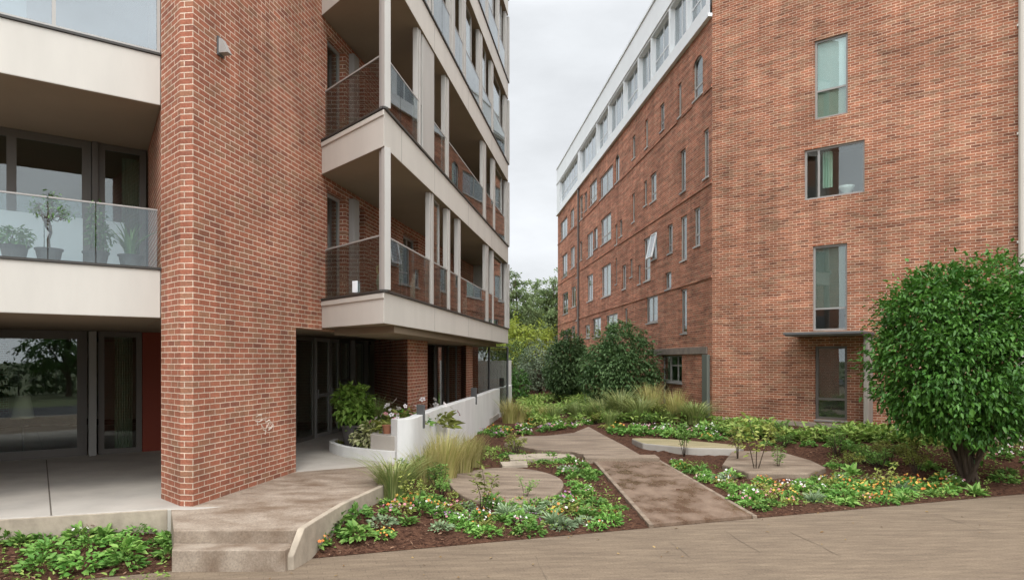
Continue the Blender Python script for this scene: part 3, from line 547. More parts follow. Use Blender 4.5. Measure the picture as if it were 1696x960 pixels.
# columns, panels and glazing of the bay
cols = [[(708, 722), (738, 749), (757, 766), (801, 812), (815, 820.5), (838, 843)],
        [(690, 701), (733, 747), (796, 808), (815, 823), (838, 843)],
        [(702, 718), (736, 757), (762, 775), (789, 802), (812, 820), (835, 842)],
        [(690, 700), (733, 745), (770, 783), (800, 812), (824, 830), (837, 842)],
        ]
wide = [[], [(701.4, 722)], [(640, 662), (718.5, 721)], [(700.4, 712), (784, 792)]]
panes = [[(724, 737), (821, 837.5)], [(824, 837.5)], [(719, 735.5), (776, 788.5), (803, 811.5), (821, 834.5)], [(713, 732), (746, 769), (784, 799), (813, 823.5), (830.5, 836.5)]]
for lv in range(4):
    z0, z1 = LEV[lv]+.036, BOT[lv+1]-.001
    for (a, c) in cols[lv]:
        m = MB(); u1 = BS.u(c-1.0); u0 = u1-max(.15, (u1-BS.u(a))*.42); g = (u1-u0)*.40
        BS.box(m, u0, u0+g, -.14, -.045, z0, z1); BS.box(m, u0+g+.012, u1, -.17, -.03, z0, z1); BS.box(m, u0+g, u0+g+.012, -.10, -.06, z0, z1, 1)
        m.build('column', [PANEL, PANELD], LB, bevel=.006)
    for (a, c) in wide[lv]:
        m = MB(); BS.box(m, BS.u(a+1), BS.u(c-.5), -.07, -.028, z0, z1); m.build('wall_panel', PANEL, LB, bevel=.006)
    m = MB(); c0 = BF.u(617.5); BF.box(m, LBF-.235, LBF-.125, -.12, -.05, z0, z1, 1)
    BF.box(m, LBF-.115, LBF-.012, -.13, -.02, z0, z1); m.build('corner_column', [PANEL, PANELD], LB, bevel=.006)
    for (a, c) in panes[lv]:
        fr_u0, fr_u1 = BS.u(a), BS.u(c)
        window(LB, BS, fr_u0, fr_u1, z0, z1, .12, .035, trans=(.38,) if (a+c) % 2 else (), fmat=PANELD, gmat=GLASS, sill=False, name='bay_window')
    # glass railings
    m = MB(); BF.box(m, .02, LBF-.24, -.075, -.06, z0, LEV[lv]+.90); r_ = m.build('glass_railing', GLASSR, LB)
    m = MB(); BF.box(m, .02, LBF-.24, -.08, -.055, LEV[lv]+.90, LEV[lv]+.925); m.build('railing_cap', PANELD, r_)
    stops = [BS.u(639), BS.u(668), BS.u(690), BS.u(708), BS.u(736), BS.u(765), BS.u(800), BS.u(838)]
    for a, c in zip(stops[:-1], stops[1:]):
        m = MB(); BS.box(m, a+.01, c-.01, -.062, -.048, z0, LEV[lv]+.90); r_ = m.build('glass_railing', GLASSR, LB)
        m = MB(); BS.box(m, a+.01, c-.01, -.067, -.043, LEV[lv]+.90, LEV[lv]+.925); m.build('railing_cap', PANELD, r_)
    # end screen of the bay
    m = MB(); f = Frame(EE, (-1, .3)); f.box(m, 0, 1.3, -.16, -.05, z0, z1); m.build('end_panel', PANEL, LB)
# street facade at the left: slabs, railing glass, window walls
FLd = (-1.318, -1); FL = Frame(PP, FLd); BW = Frame(BB, FLd); LFL = 5.2
FLe = FL.P(LFL, 0, 0); BWe = BW.P(6, 0, 0)
for i, (zt, zb) in enumerate(zip(ltop, lbot)):
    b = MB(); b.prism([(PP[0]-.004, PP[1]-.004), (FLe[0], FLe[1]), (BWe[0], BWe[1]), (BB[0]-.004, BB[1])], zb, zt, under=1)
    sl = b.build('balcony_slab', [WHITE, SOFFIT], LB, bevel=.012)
    b = MB(); FL.box(b, .004, LFL, -.07, .025, zt+.001, zt+.03); b.build('flashing', FLASH, sl)
cuts = [FL.u(264), FL.u(160), FL.u(80), FL.u(-40), FL.u(-150)]
for a, c in zip(cuts[:-1], cuts[1:]):
    m = MB(); FL.box(m, a+.008, c-.008, -.11, -.09, ltop[0]+.03, ltop[0]+.80); r_ = m.build('glass_railing', GLASSB, LB)
    m = MB(); FL.box(m, a+.008, c-.008, -.116, -.084, ltop[0]+.80, ltop[0]+.82); m.build('railing_cap', PANELD, r_)
wz0, wz1 = ltop[0], lbot[1]-.002
window(LB, BW, BW.u(242), BW.u(163), wz0, wz1, .0, .09, fmat=BRONZE, sill=False, name='window_wall')
m = MB(); BW.box(m, BW.u(162.5), BW.u(152), -.12, .05, wz0, wz1); m.build('window_post', BRONZE, LB, bevel=.008)
window(LB, BW, BW.u(151), BW.u(-70), wz0, wz1, .0, .12, mull=(.62,), fmat=BRONZE, sill=False, name='window_wall')
for a_, c_ in ((206, 173), (137, 74), (72, -40)):
    m = MB(); BW.box(m, BW.u(a_), BW.u(c_), .012, .018, wz0+.12, wz0+.98); m.build('pale_film', mat('film_pale', (.66, .72, .75), .25, .5), LB)  # pale sheets over the lower part of the panes
window(LB, FL, FL.u(266), FL.u(-120), ltop[1]+.03, lbot[2]-.002, .02, .04, mull=(.5,), fmat=PANEL, gmat=GLASSC, sill=False, name='winter_garden_glazing', blind_or_sheet=[(.62, 1, 0, 1, CURTW)])
GW = Frame((-7.12, 13.97), (-1.4, -1)); gz1 = 2.858
b = MB(); GW.box(b, GW.u(330), GW.u(236), -.06, 0, DZ, gz1); b.build('door_panel', ORANGE, LB)
window(LB, GW, GW.u(235), GW.u(163), DZ+.002, gz1, .0, .10, fmat=BRONZE, sill=False, name='terrace_window')
m = MB(); GW.box(m, GW.u(159), GW.u(146), -.08, .14, DZ, gz1); m.build('window_post', GREYFR, LB, bevel=.008)
window(LB, GW, GW.u(144), GW.u(-110), DZ+.002, gz1, .0, .16, fmat=BRONZE, sill=False, name='terrace_window')
b = MB(); BW.wall(b, BW.u(-69), 7, ltop[0], TOPW); GW.wall(b, GW.u(-109), GW.u(-109)+5, DZ, gz1); b.build('side_wall', BRL, LB)
b = MB(); b.prism([(-6.5, 14.6), (-12, 10.6), (-13, 19), (-7, 20)], DZ+.004, DZ+.02); b.build('room_floor', mat('wood_floor', (.14, .085, .05), .4, .4, noise=(2, .3, (1, 6, 1))), LB)
# ground floor recess under the bay
G1 = Frame((-4.77, 15.1), (.126, 1)); gh = 2.83
for (a, c, mt, nm, tr) in ((474, 488, BRONZE, 'entrance_window', ()), (488.6, 521, BRONZE, 'entrance_window', ()), (523, 547, GREYFR, 'entrance_door', (.42,)), (548, 562, GREYFR, 'entrance_door', (.42,)), (563, 580, BRONZE, 'entrance_window', (.55,)), (583, 603, GREYFR, 'entrance_window', ()), (605, 624, BRONZE, 'entrance_window', ())):
    wd = window(LB, G1, G1.u(a), G1.u(c), DZ+.003, gh, .0, .085, trans=tr, fmat=mt, sill=False, name=nm)
    if nm == 'entrance_door':
        m = MB(); uu = G1.u(527 if a < 530 else 551)
        m.tube([G1.P(uu, .0, 1.48), G1.P(uu, .06, 1.48), G1.P(uu+.22, .06, 1.48)], .014); G1.box(m, uu-.03, uu+.03, 0, .012, 1.38, 1.6); m.build('handle', STEEL, wd)
for (a, c) in ((581, 582.5), (603.3, 604.6)):
    m = MB(); G1.box(m, G1.u(a), G1.u(c), -.1, .12, DZ, gh); m.build('window_post', GREYFR, LB)
b = MB()
for p, q in (((-3.83, 19), (-2.296, 15.0)), ((-2.296, 15.0), (-2.06, 16.64)), ((-2.06, 16.64), (-2.75, 20.0)), ((-1.75, 23.4), (-1.41, 21.0)), ((-1.41, 21.0), (-1.27, 22.0)), ((-1.27, 22.0), (-1.75, 23.4))):
    f = Frame(p, (q[0]-p[0], q[1]-p[1])); f.wall(b, 0, math.dist(p, q), DZ-.02, 2.835)
b.build('ground_floor_pier', BRL, LB)
G3 = Frame((-2.74, 19.6), (.16, 1))
for (a, c, mt) in ((700, 722, BRONZE), (723, 734, BRONZE), (735, 742, BRONZE), (743, 757, GREYFR)): window(LB, G3, G3.u(a), G3.u(c), DZ+.003, 2.83, 0, .07, fmat=mt, sill=False, name='entrance_window')
# white paint scrawl on the bricks: loops of a spray can
b = MB()
def scr(pts): b.tube([LW.P(LW.u(x), -.003, LW.z(x, y)) for x, y in pts], [.008+.006*((i*7) % 3)/2 for i in range(len(pts))], 5)
scr([(424, 690), (428, 687), (433, 687)]); scr([(423, 697), (429, 698), (434, 695), (441, 694), (440, 690)]); scr([(426, 698), (427, 704)]); scr([(438, 694), (441, 698), (446, 695), (448, 701), (450, 706), (446, 711), (441, 713), (436, 711)])
scr([(445, 700), (443, 705), (446, 709), (449, 705)]); scr([(452, 700), (453, 708)]); scr([(433, 703), (436, 708), (441, 709), (442, 702)]); scr([(440, 713), (439, 719)]); scr([(448, 697), (452, 703), (449, 709)])
b.build('paint_scrawl', mat('white_spray', (.60, .50, .42), .9, .1), LB)
# wall light on the pier
wl = Vector(LW.P(LW.u(364), 0, LW.z(364, 78))); t = thing('wall_light', wl, 'small grey wedge shaped wall light high on the brick pier', 'wall light')
b = MB(); uu = LW.u(364); zz = wl.z; LW.box(b, uu-.07, uu+.07, 0.001, .02, zz-.13, zz+.12); b.build('back_plate', SIGN, t)
b = MB(); q = lambda u, ww, z: LW.P(uu+u, ww, zz+z)
A1 = [q(-.055, .02, .10), q(.055, .02, .10), q(.055, .02, -.10), q(-.055, .02, -.10)]; A2 = [q(-.045, .055, .09), q(.045, .055, .09), q(.055, .15, -.10), q(-.055, .15, -.10)]
for k in range(4): b.face([A1[k], A1[(k+1) % 4], A2[(k+1) % 4], A2[k]])
b.face(A2); b.face(A1); b.build('hood', PANELD, t)

# ------------------------------------------------------------------ right building
RB = thing('apartment_building', (9, 25, 0), 'tall orange brick apartment block with a plain gable wall and a white glazed attic', 'building')
RC = (6.02, 20.5); FW = Frame(RC, (1.228, -1)); OW = Frame(RC, (-.0956, 1)); LFW = 15.0; LOW = 28.65; RTOP = 19.5; ZB = .12
def rect(fr, x0, x1, y0t, y1b, pad=0):
    """opening from its near upright's photo position: (u0, u1, z0, z1)"""
    c = (x0+x1)/2; a, d = sorted((fr.u(x0), fr.u(x1))); return (a, d, fr.z(c, y1b), fr.z(c, y0t))
fa = rect(FW, 1349, 1404, 61, 193); fb = rect(FW, 1332, 1432, 240, 325); fc = rect(FW, 1346, 1403, 405, 547); fd = rect(FW, 1350, 1403, 573, 695)
b = MB(); FW.wall(b, 0, LFW, .60, RTOP, [fa, fb, fc, fd], .12); b.build('brick_wall', BRR, RB)
b = MB(); FW.box(b, -.02, LFW, -.3, .045, 0, .60); b.build('plinth', CONCD, RB, bevel=.012)
wa = window(RB, FW, *fa, .06, .055, fmat=GREYFR, trans=(.36,), blind_or_sheet=[(0, 1, .37, 1, mat('sky_reflection_blue', (.74, .86, .92), .8, .1))], sill=False)  # sky reflection painted as a pale blue sheet behind the upper pane
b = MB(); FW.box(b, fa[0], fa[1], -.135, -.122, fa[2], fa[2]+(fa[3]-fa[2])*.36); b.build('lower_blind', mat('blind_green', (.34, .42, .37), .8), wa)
window(RB, FW, *fb, .06, .055, fmat=GREYFR, mull=(.24,), sill=False)
window(RB, FW, *fc, .06, .055, fmat=GREYFR, trans=(.26,), blind_or_sheet=[(0, 1, 0, .26, PANEL), (0, 1, .26, 1, BLIND)][1:], sill=False)
wd = window(RB, FW, *fd, .06, .07, trans=(.28,), blind_or_sheet=[(0, 1, 0, 1, DARK)], sill=False, name='door')  # dark sheet behind the door glass paints the unlit interior
m = MB(); FW.box(m, fd[0]-.02, fd[1]+.02, -.04, .05, fd[2]-.05, fd[2]-.004); m.build('threshold', GREYFR, wd)
b = MB(); FW.box(b, FW.u(1322), FW.u(1449), .002, 1.3, 2.955, 3.02); cn = b.build('canopy', SIGN, RB, bevel=.008)
b = MB(); FW.box(b, FW.u(1322)+.03, FW.u(1449)-.03, .01, 1.24, 2.925, 2.953); b.build('canopy_soffit', BRONZE, cn)
b = MB(); FW.box(b, FW.u(1438), FW.u(1446), .003, .55, .60, 2.93); b.build('porch_fin', mat('fin_grey', (.26, .23, .20), .8, .2, noise=(5, .2, (1, 1, .2))), RB, bevel=.01)
b = MB(); b.tube([FW.P(FW.u(1693.5), .09, .2), FW.P(FW.u(1693.5), .09, RTOP)], .075, 10)
for z in (2.5, 5, 7.5, 10, 12.5): FW.box(b, FW.u(1693.5)-.1, FW.u(1693.5)+.1, 0.002, .12, z, z+.05)
b.build('downpipe', mat('pipe_cream', (.50, .46, .40), .6, .3), RB, smooth=False)
# wing
def c7(x0, x1, y0, y1): return (900+x0/2.526, 900+x1/2.526, 320+y0/2.526, 320+y1/2.526)
def c6(x0, x1, y0, y1): return (900+x0/2.823, 900+x1/2.823, y0/2.823, y1/2.823)
WIN = [c7(*q) for q in ((72, 100, 110, 190), (113, 128, 68, 145), (152, 164, 10, 110), (78, 100, 255, 350), (113, 130, 225, 312), (152, 162, 200, 280), (80, 103, 415, 505), (117, 135, 390, 475), (183, 207, 165, 265), (210, 226, 145, 232), (240, 283, 95, 205), (183, 207, 340, 450), (207.5, 224, 330, 418), (243, 282, 300, 430), (175, 195, 550, 605), (207, 240, 520, 600), (263, 310, 505, 590), (85, 105, 570, 625), (117, 132, 555, 600), (371, 382, 0, 120), (362, 372, 275, 350), (301, 308, 270, 380), (420, 447, 185, 365), (451, 475, 165, 275), (430, 478, 430, 540), (573, 600, 95, 280), (630, 655, 60, 220), (575, 600, 400, 585))]
WIN += [c6(*q) for q in ((265, 325, 800, 905), (415, 430, 635, 740), (545, 565, 485, 610), (630, 645, 390, 545), (748, 772, 605, 830), (640, 665, 700, 895), (500, 528, 810, 940), (470, 484, 845, 960), (412, 427, 895, 1060), (476, 488, 560, 690), (215, 250, 850, 950), (192, 204, 900, 985))]
WIN += [c7(*q) for q in ((300, 309, 130, 215), (318, 330, 110, 180), (520, 540, 130, 250), (340, 352, 480, 560), (395, 406, 300, 380), (137, 147, 290, 350), (137, 147, 470, 530), (330, 345, 300, 400), (510, 535, 330, 400))]
ARC = [c6(335, 355, 725, 850), c6(700, 745, 265, 455)]
hl = []; meta = []
def free(r): return all(r[1]+.05 < h[0] or r[0]-.05 > h[1] or r[3]+.05 < h[2] or r[2]-.05 > h[3] for h in hl)
for i, q in enumerate(WIN+ARC):
    r = rect(OW, *q); r = (r[0], r[1], r[2], min(r[3], 12.5))
    if r[1]-r[0] < .25: r = (r[0], r[0]+.45, r[2], r[3])
    if not free(r): print('window clash', i, [round(v, 1) for v in q]); r = (r[0]+.0, r[1], r[2], r[3]); continue
    hl.append(r); meta.append(i)
dr_ = rect(OW, 1094, 1129.5, 588, 670); dr_ = (dr_[0], dr_[1], .62, dr_[3]); hl.append(dr_)
ark = [k for k, i in enumerate(meta) if i >= len(WIN)]
b = MB(); OW.wall(b, 0, LOW, ZB, 12.7, hl, .16, arch=ark); b.build('brick_wall', BRW, RB)
for k, r in enumerate(hl[:-1]):
    wdt = r[1]-r[0]; i = meta[k]; bl = None
    if i % 3 == 0: bl = [(0, 1, .3, 1, BLIND)]
    if i % 3 == 1: bl = [(.05, .6, 0, 1, CURT)]
    if i % 7 == 2: bl = [(.0, 1, .5, 1, CURTW)]
    if i == 28: bl = [(0, .4, 0, 1, ORANGE)]
    window(RB, OW, *r, .05, .06, mull=(.5,) if wdt > 1.1 else (), trans=(.3,) if i % 4 == 2 else (), fmat=PANEL if i % 3 else GREYFR, gmat=GLASS, blind_or_sheet=bl)
# top hung sashes that stand open
for i in (23, 12):
    if i in meta:
        r = hl[meta.index(i)]; m = MB(); q = [OW.P(r[0]+.03, .0, r[3]-.06), OW.P(r[1]-.03, .0, r[3]-.06), OW.P(r[1]-.03, .2, r[2]+.05), OW.P(r[0]+.03, .2, r[2]+.05)]
        for k in range(4): m.tube([q[k], q[(k+1) % 4]], .035, 6)
        o = m.build('open_sash', WHT2, RB); g = MB(); g.face(q); g.build('pane', GLASSC, o)
# doorway of the wing: leaf at the left, window at the right
um = dr_[0]+(dr_[1]-dr_[0])*.66
window(RB, OW, um, dr_[1], dr_[2]+.01, dr_[3], .12, .06, trans=(.5,), fmat=GREYFR, blind_or_sheet=[(0, 1, 0, 1, DARK)], sill=False, name='door')  # room darkness painted as a dark sheet behind the glass
window(RB, OW, dr_[0], um-.01, dr_[2]+.9, dr_[3], .12, .06, mull=(.5,), trans=(.62,), fmat=GREYFR)
b = MB(); OW.wall(b, dr_[0], um-.01, dr_[2]-.1, dr_[2]+.9); 
for k in range(len(b.v)): b.v[k] = (b.v[k][0]+.03, b.v[k][1], b.v[k][2])
b.build('window_breast', BRW, RB)
b = MB(); OW.box(b, OW.u(1172), OW.u(1072), 0.002, .05, dr_[3]+.02, dr_[3]+.24); b.build('lintel', mat('lintel_concrete', (.22, .18, .15), .85, .2, noise=(4, .2)), RB, bevel=.008)
b = MB(); OW.box(b, OW.u(1176), OW.u(1167.5), .003, .1, .3, dr_[3]); b.build('service_door', mat('door_green_grey', (.13, .14, .12), .6, .3), RB, bevel=.006)
for z in (4.78, 7.62, 10.5):
    segs = [(0, LOW)]
    for h in hl:
        if h[2]-.1 < z+.09 and h[3]+.05 > z: segs = [s for (a, c) in segs for s in ((a, min(c, h[0]-.05)), (max(a, h[1]+.05), c)) if s[1]-s[0] > .1]
    for a, c in segs: b = MB(); OW.box(b, a+.01, c-.01, .002, .035, z, z+.078); b.build('string_course', BRW, RB)
# drain pipe between the windows at the far end
b = MB(); b.tube([OW.P(OW.u(959.5), .07, .3), OW.P(OW.u(959.5), .07, 12.6)], .06, 8); b.build('downpipe', BRONZE, RB)
# attic
OA = Frame(OW.P(0, .07, 0), (-.0956, 1)); rz0, rz1 = 13.15, 14.75
rib = [(1138, 1169), (1110, 1136), (1079, 1107.5), (1057.5, 1077.5), (1033.5, 1056), (1008, 1032.3), (988.5, 1007), (960, 987.6), (927, 957)]
ah = [(OA.u(max(a, c)), OA.u(min(a, c)), rz0, rz1) for a, c in rib]
b = MB(); OA.wall(b, 0, LOW+.05, 12.66, 16.0, ah, .22); OA.box(b, 0, LOW+.06, -.3, .05, 15.93, 16.03); OA.box(b, 0, LOW+.05, .002, .045, 14.83, 14.93)
OA.box(b, 0, LOW+.05, -.25, .06, 12.62, 12.72); b.build('attic_wall', WHT2, RB)
for k, h in enumerate(ah):
    n = max(1, round((h[1]-h[0])/1.0)); window(RB, OA, *h, .15, .05, mull=[j/n for j in range(1, n)], trans=(.38,) if k % 2 == 0 else (), fmat=WHT2, gmat=GLASSC, blind_or_sheet=[(.0, .3, 0, 1, CURTW), (.55, .8, 0, 1, CURTW)] if k != 2 else [(.5, .95, 0, 1, CURTW)], sill=False, name='attic_window')
e = OW.P(LOW, 0, 0); f_ = FW.P(LFW, 0, 0)
b = MB()
for p, q, zt in (((e[0], e[1]), (22, 52), 16.0), ((22, 52), (27, 20), 16), ((27, 20), (f_[0], f_[1]), RTOP)):
    f = Frame(p, (q[0]-p[0], q[1]-p[1])); f.wall(b, 0, math.dist(p, q), 0, zt)
b.build('rear_wall', BRR, RB)
b = MB(); b.prism([(RC[0]+.05, RC[1]), (e[0]+.05, e[1]-.05), (22, 52), (26.9, 20)], 15.85, 15.93); b.prism([(RC[0]+.1, RC[1]+.02), (f_[0], f_[1]+.1), (26.9, 20), (19, 28)], RTOP-.1, RTOP-.02); b.build('roof', CONC, RB)
b = MB(); q = Frame(OW.P(.08, -.01, 0), (1, .12)); q.wall(b, 0, 10, 12.7, RTOP); b.build('gable_side', BRR, RB)
b = MB()
for z in (3.1, 5.95, 8.8, 11.65): b.prism([(RC[0]+.3, RC[1]+.1), (e[0]+.25, e[1]-.2), (21.5, 51), (26.5, 20.5), (f_[0]-.1, f_[1]+.5)], z-.12, z)
b.build('floor_slab', SOFFIT, RB)
b = MB()
for w_ in (3.2,):
    OW.wall(b, 1.5, LOW-.3, .3, 15.5); b.v = [(x+3.4, y, z) for x, y, z in b.v]
f = Frame((RC[0]+2.6, RC[1]+1.6), (1.228, -1)); f.wall(b, 0, 13, .3, RTOP-.2)
b.build('room_partition', ROOMW, RB)
# ------------------------------------------------------------------ ramp wall, planter and things on the terrace
t = thing('ramp_wall', (-1.6, 15, .3), 'long curved white concrete wall beside the terrace ramp', 'wall')
wp = [(-2.06, 12.28), (-1.80, 12.62), (-1.72, 13.6), (-1.55, 15.2), (-1.22, 17.4), (-.87, 20.1), (-.47, 23.6), (-.02, 26.4)]
def catmull(p, n=8):
    r = []; q = [p[0]]+list(p)+[p[-1]]
    for i in range(1, len(q)-2):
        for k in range(n):
            u = k/n; r.append(tuple(.5*((2*q[i][j])+(-q[i-1][j]+q[i+1][j])*u+(2*q[i-1][j]-5*q[i][j]+4*q[i+1][j]-q[i+2][j])*u*u+(-q[i-1][j]+3*q[i][j]-3*q[i+1][j]+q[i+2][j])*u**3) for j in range(len(p[0]))))
    return r+[tuple(p[-1])]
pc = catmull(wp); th = .2; inner = []
for i, p in enumerate(pc):
    a, c = Vector(pc[max(i-1, 0)]), Vector(pc[min(i+1, len(pc)-1)]); d = (c-a).normalized(); inner.append((p[0]-d.y*th, p[1]+d.x*th))
b = MB(); zt = lambda y: 1.235+.012*max(0, y-13)*.6
for i in range(len(pc)-1):
    a, c, e, f = pc[i], pc[i+1], inner[i+1], inner[i]; za, zc = zt(a[1]), zt(c[1])
    b.face([(*a, 0), (*c, 0), (*c, zc), (*a, za)]); b.face([(*a, za), (*c, zc), (*e, zc), (*f, za)]); b.face([(*e, .3), (*f, .3), (*f, za), (*e, zc)])
for k in (0, -1): b.face([(*pc[k], 0), (*pc[k], zt(pc[k][1])), (*inner[k], zt(pc[k][1])), (*inner[k], 0)])
b.build('wall', CONCW, t, bevel=.012)
# three dark metal light plates that straddle the wall
for i, (px, d, zc_, lab) in enumerate(((697, 13.35, 1.20, 'dark grey metal light box on the white ramp wall, nearest the planter'), (785, 19.0, 1.30, 'dark grey metal light box halfway along the white ramp wall'), (831, 25.0, 1.42, 'dark grey metal light box at the far end of the white ramp wall'))):
    x = (px-CX)/F*d; rz = math.atan2(1, .17)-math.pi/2
    u = thing('wall_lamp', (x, d, zc_), lab, 'light', 'light boxes on the ramp wall')
    b = MB(); b.box((x, d, zc_), (.17, .05, .46), rz-.25); b.box((x-.01, d+.04, zc_+.12), (.15, .05, .20), rz-.25); b.build('housing', SIGN, u, bevel=.006)
    b = MB(); b.box((x, d-.004, zc_-.232), (.12, .04, .012), rz-.25); b.build('lens', PAPER, u)
# planter
t = thing('planter', (-2.7, 12.9, DZ), 'low curved concrete planter at the near end of the ramp wall', 'planter')
pl = catmull([(-3.74, 14.3), (-3.68, 13.75), (-3.2, 13.0), (-2.6, 12.55), (-2.10, 12.28)], 6)
pin = []
for i, p in enumerate(pl):
    a, c = Vector(pl[max(i-1, 0)]), Vector(pl[min(i+1, len(pl)-1)]); d = (c-a).normalized(); pin.append((p[0]-d.y*.1, p[1]+d.x*.1))
b = MB()
for i in range(len(pl)-1):
    a, c, e, f = pl[i], pl[i+1], pin[i+1], pin[i]; z1 = DZ+.20
    b.face([(*a, DZ-.05), (*c, DZ-.05), (*c, z1), (*a, z1)]); b.face([(*a, z1), (*c, z1), (*e, z1), (*f, z1)]); b.face([(*e, DZ), (*f, DZ), (*f, z1), (*e, z1)])
b.build('rim', CONCW, t, bevel=.01)
b = MB(); b.prism([(-2.62, 12.62), (-2.12, 12.32), (-2.0, 12.9), (-2.0, 14.2), (-2.75, 14.2)], DZ, .93); b.build('raised_box', CONC, t, bevel=.012)
b = MB(); b.face([(*p, DZ+.13) for p in pin]+[(-2.1, 14.4, DZ+.13)]); b.build('soil', MULCH, t)
# glass screen and board fence at the end of the terrace
t = thing('glass_screen', (-.8, 23.9, DZ), 'frameless glass wind screen at the far end of the terrace', 'glass screen')
GS = Frame((-1.42, 22.9), (1.36, 1.35)); gl_ = 1.78
for a, c in ((0, .88), (.9, gl_)):
    b = MB(); GS.box(b, a+.01, c-.01, -.012, .0, DZ+.02, 2.72); b.build('glass_pane', GLASSR, t)
b = MB()
for u_ in (0, .89, gl_): GS.box(b, u_-.02, u_+.02, -.04, .03, DZ, 2.74)
GS.box(b, 0, gl_, -.03, .02, 2.74, 2.78); b.build('frame', SIGN, t)
t = thing('board_fence', (-.6, 27.3, .4), 'pale grey vertical board fence behind the glass screen', 'fence')
FN = Frame((-2.4, 27.0), (1, .16)); b = MB(); x = 0
while x < 2.35: FN.box(b, x, x+.135, -.03, 0, .35, 2.27+.02*(int(x*7) % 2)); x += .142
b.build('boards', FENCE, t)
b = MB(); FN.box(b, 0, 2.35, -.09, -.032, .8, .88); FN.box(b, 0, 2.35, -.09, -.032, 1.9, 1.98); FN.box(b, 1.12, 1.22, -.13, -.092, .3, 2.3); b.build('rails', FENCE, t)
# things behind the glass on the left
def wavy(name, fr, u0, u1, ww, z0, z1, m, lab, folds=7, amp=.035):
    b = MB(); n = folds*6; P0 = []
    for i in range(n+1):
        u_ = u0+(u1-u0)*i/n; P0.append((u_, ww+amp*math.sin(i/6*2*math.pi)+amp*.4*math.sin(i*.9)))
    for i in range(n):
        (a, wa), (c, wc) = P0[i], P0[i+1]
        b.face([fr.P(a, wa, z0), fr.P(c, wc, z0), fr.P(c, wc, z1), fr.P(a, wa, z1)])
    c = fr.P((u0+u1)/2, ww, z0); o = b.build(name, m, org=c, smooth=True); tag(o, lab, 'curtain')
    return o
wavy('curtain', BW, BW.u(236), BW.u(205), -.22, ltop[0]+.02, lbot[1]-.12, CURT, 'pale green curtain at the first floor window behind the planted balcony')
wavy('curtain', GW, GW.u(222), GW.u(192), -.25, DZ+.05, gz1-.05, CURT, 'long green curtain at the ground floor terrace window beside the orange door')
wavy('curtain', FW, fb[0]+(fb[1]-fb[0])*.27, fb[0]+(fb[1]-fb[0])*.44, -.28, fb[2]+.32, fb[3]-.07, mat('curtain_mint', (.55, .72, .62), .9, .1), 'mint green curtain drawn aside in the wide window of the gable wall', 4)
p = FW.P(fb[0]+(fb[1]-fb[0])*.66, -.35, fb[2]+.06); t = thing('basin', p, 'white bowl on the sill inside the wide gable window', 'bowl')
b = MB(); b.lathe([(.02, 0), (.08, .0), (.09, .03), (.17, .16), (.21, .24), (.20, .245), (.16, .17), (.07, .05), (0, .045)], p, 20); b.build('bowl', PAPER, t, smooth=True)
b = MB(); b.lathe([(.0, .0), (.10, .0), (.10, .02), (.0, .02)], (p[0], p[1], p[2]-.02), 20); b.build('foot', PAPER, t)
d_ = 12.98; x = (38-CX)/F*d_; t = thing('floor_lamp', (x, d_, DZ), 'standard lamp with a pale tapered shade behind the ground floor window', 'lamp')
b = MB(); b.lathe([(.11, 1.15), (.19, .72)], (x, d_, DZ+.0), 20); o = b.build('lamp_shade', SHADE, t, smooth=True)
for v in o.data.vertices: v.co.z += .02
b = MB(); b.tube([(x, d_, DZ), (x, d_, DZ+1.12)], .014, 8); b.lathe([(0, .0), (.15, .0), (.15, .03), (0, .035)], (x, d_, DZ)); b.build('stand', SIGN, t)
d_ = 11.35; x = (588-CX)/F*d_; t = bpy.data.objects.new('tmp', None)
b = MB(); b.box((x, d_, LEV[0]+.16), (.115, .02, .19), R(-35)); b.box((x+.02, d_+.06, LEV[0]+.14), (.02, .12, .16), R(-35)); o = b.build('notice_card', PAPER, org=(x, d_, LEV[0]+.04), bevel=.003); tag(o, 'small white card standing behind the glass of the corner balcony', 'card')
x, d_ = -2.30, 12.0; t = thing('garden_ornament', (x, d_, LEV[0]), 'slim pale ornament standing on the corner balcony behind the column', 'ornament')
b = MB(); b.lathe([(.0, 0), (.11, 0), (.11, .03), (.05, .08), (.07, .2), (.10, .32), (.06, .44), (.03, .47), (0, .47)], (x, d_, LEV[0]+.0), 16); b.build('body', CURT, t, smooth=True)
b = MB(); b.tube([(x+.08*math.cos(a), d_, LEV[0]+.53+.08*math.sin(a)) for a in [2*math.pi*i/16 for i in range(17)]], .018, 6); b.build('ring', mat('ochre', (.45, .38, .18), .7), t)
# clothes airer / stored boards leaning on the balcony
for k, (px, d_, hh, lab) in enumerate(((703, 13.3, .62, 'cream board leaning on the lower balcony railing by the first column'), (744, 15.2, .78, 'cream boards leaning behind the glass of the lower balcony'), (785, 18.3, .66, 'cream board farthest along the lower balcony behind the glass'))):
    x = (px-CX)/F*d_-.10; t = thing('leaning_board', (x, d_, LEV[0]), lab, 'board', 'boards leaning on the balcony')
    b = MB()
    for j in range(3): b.prism([(x-.12-.05*j, d_+.15*j), (x-.10-.05*j, d_+.15*j), (x-.10-.05*j, d_+.15*j+.12), (x-.12-.05*j, d_+.15*j+.12)], LEV[0]+.04, LEV[0]+hh-.06*j)
    b.build('boards', CURTW if k == 1 else SHADE, t)

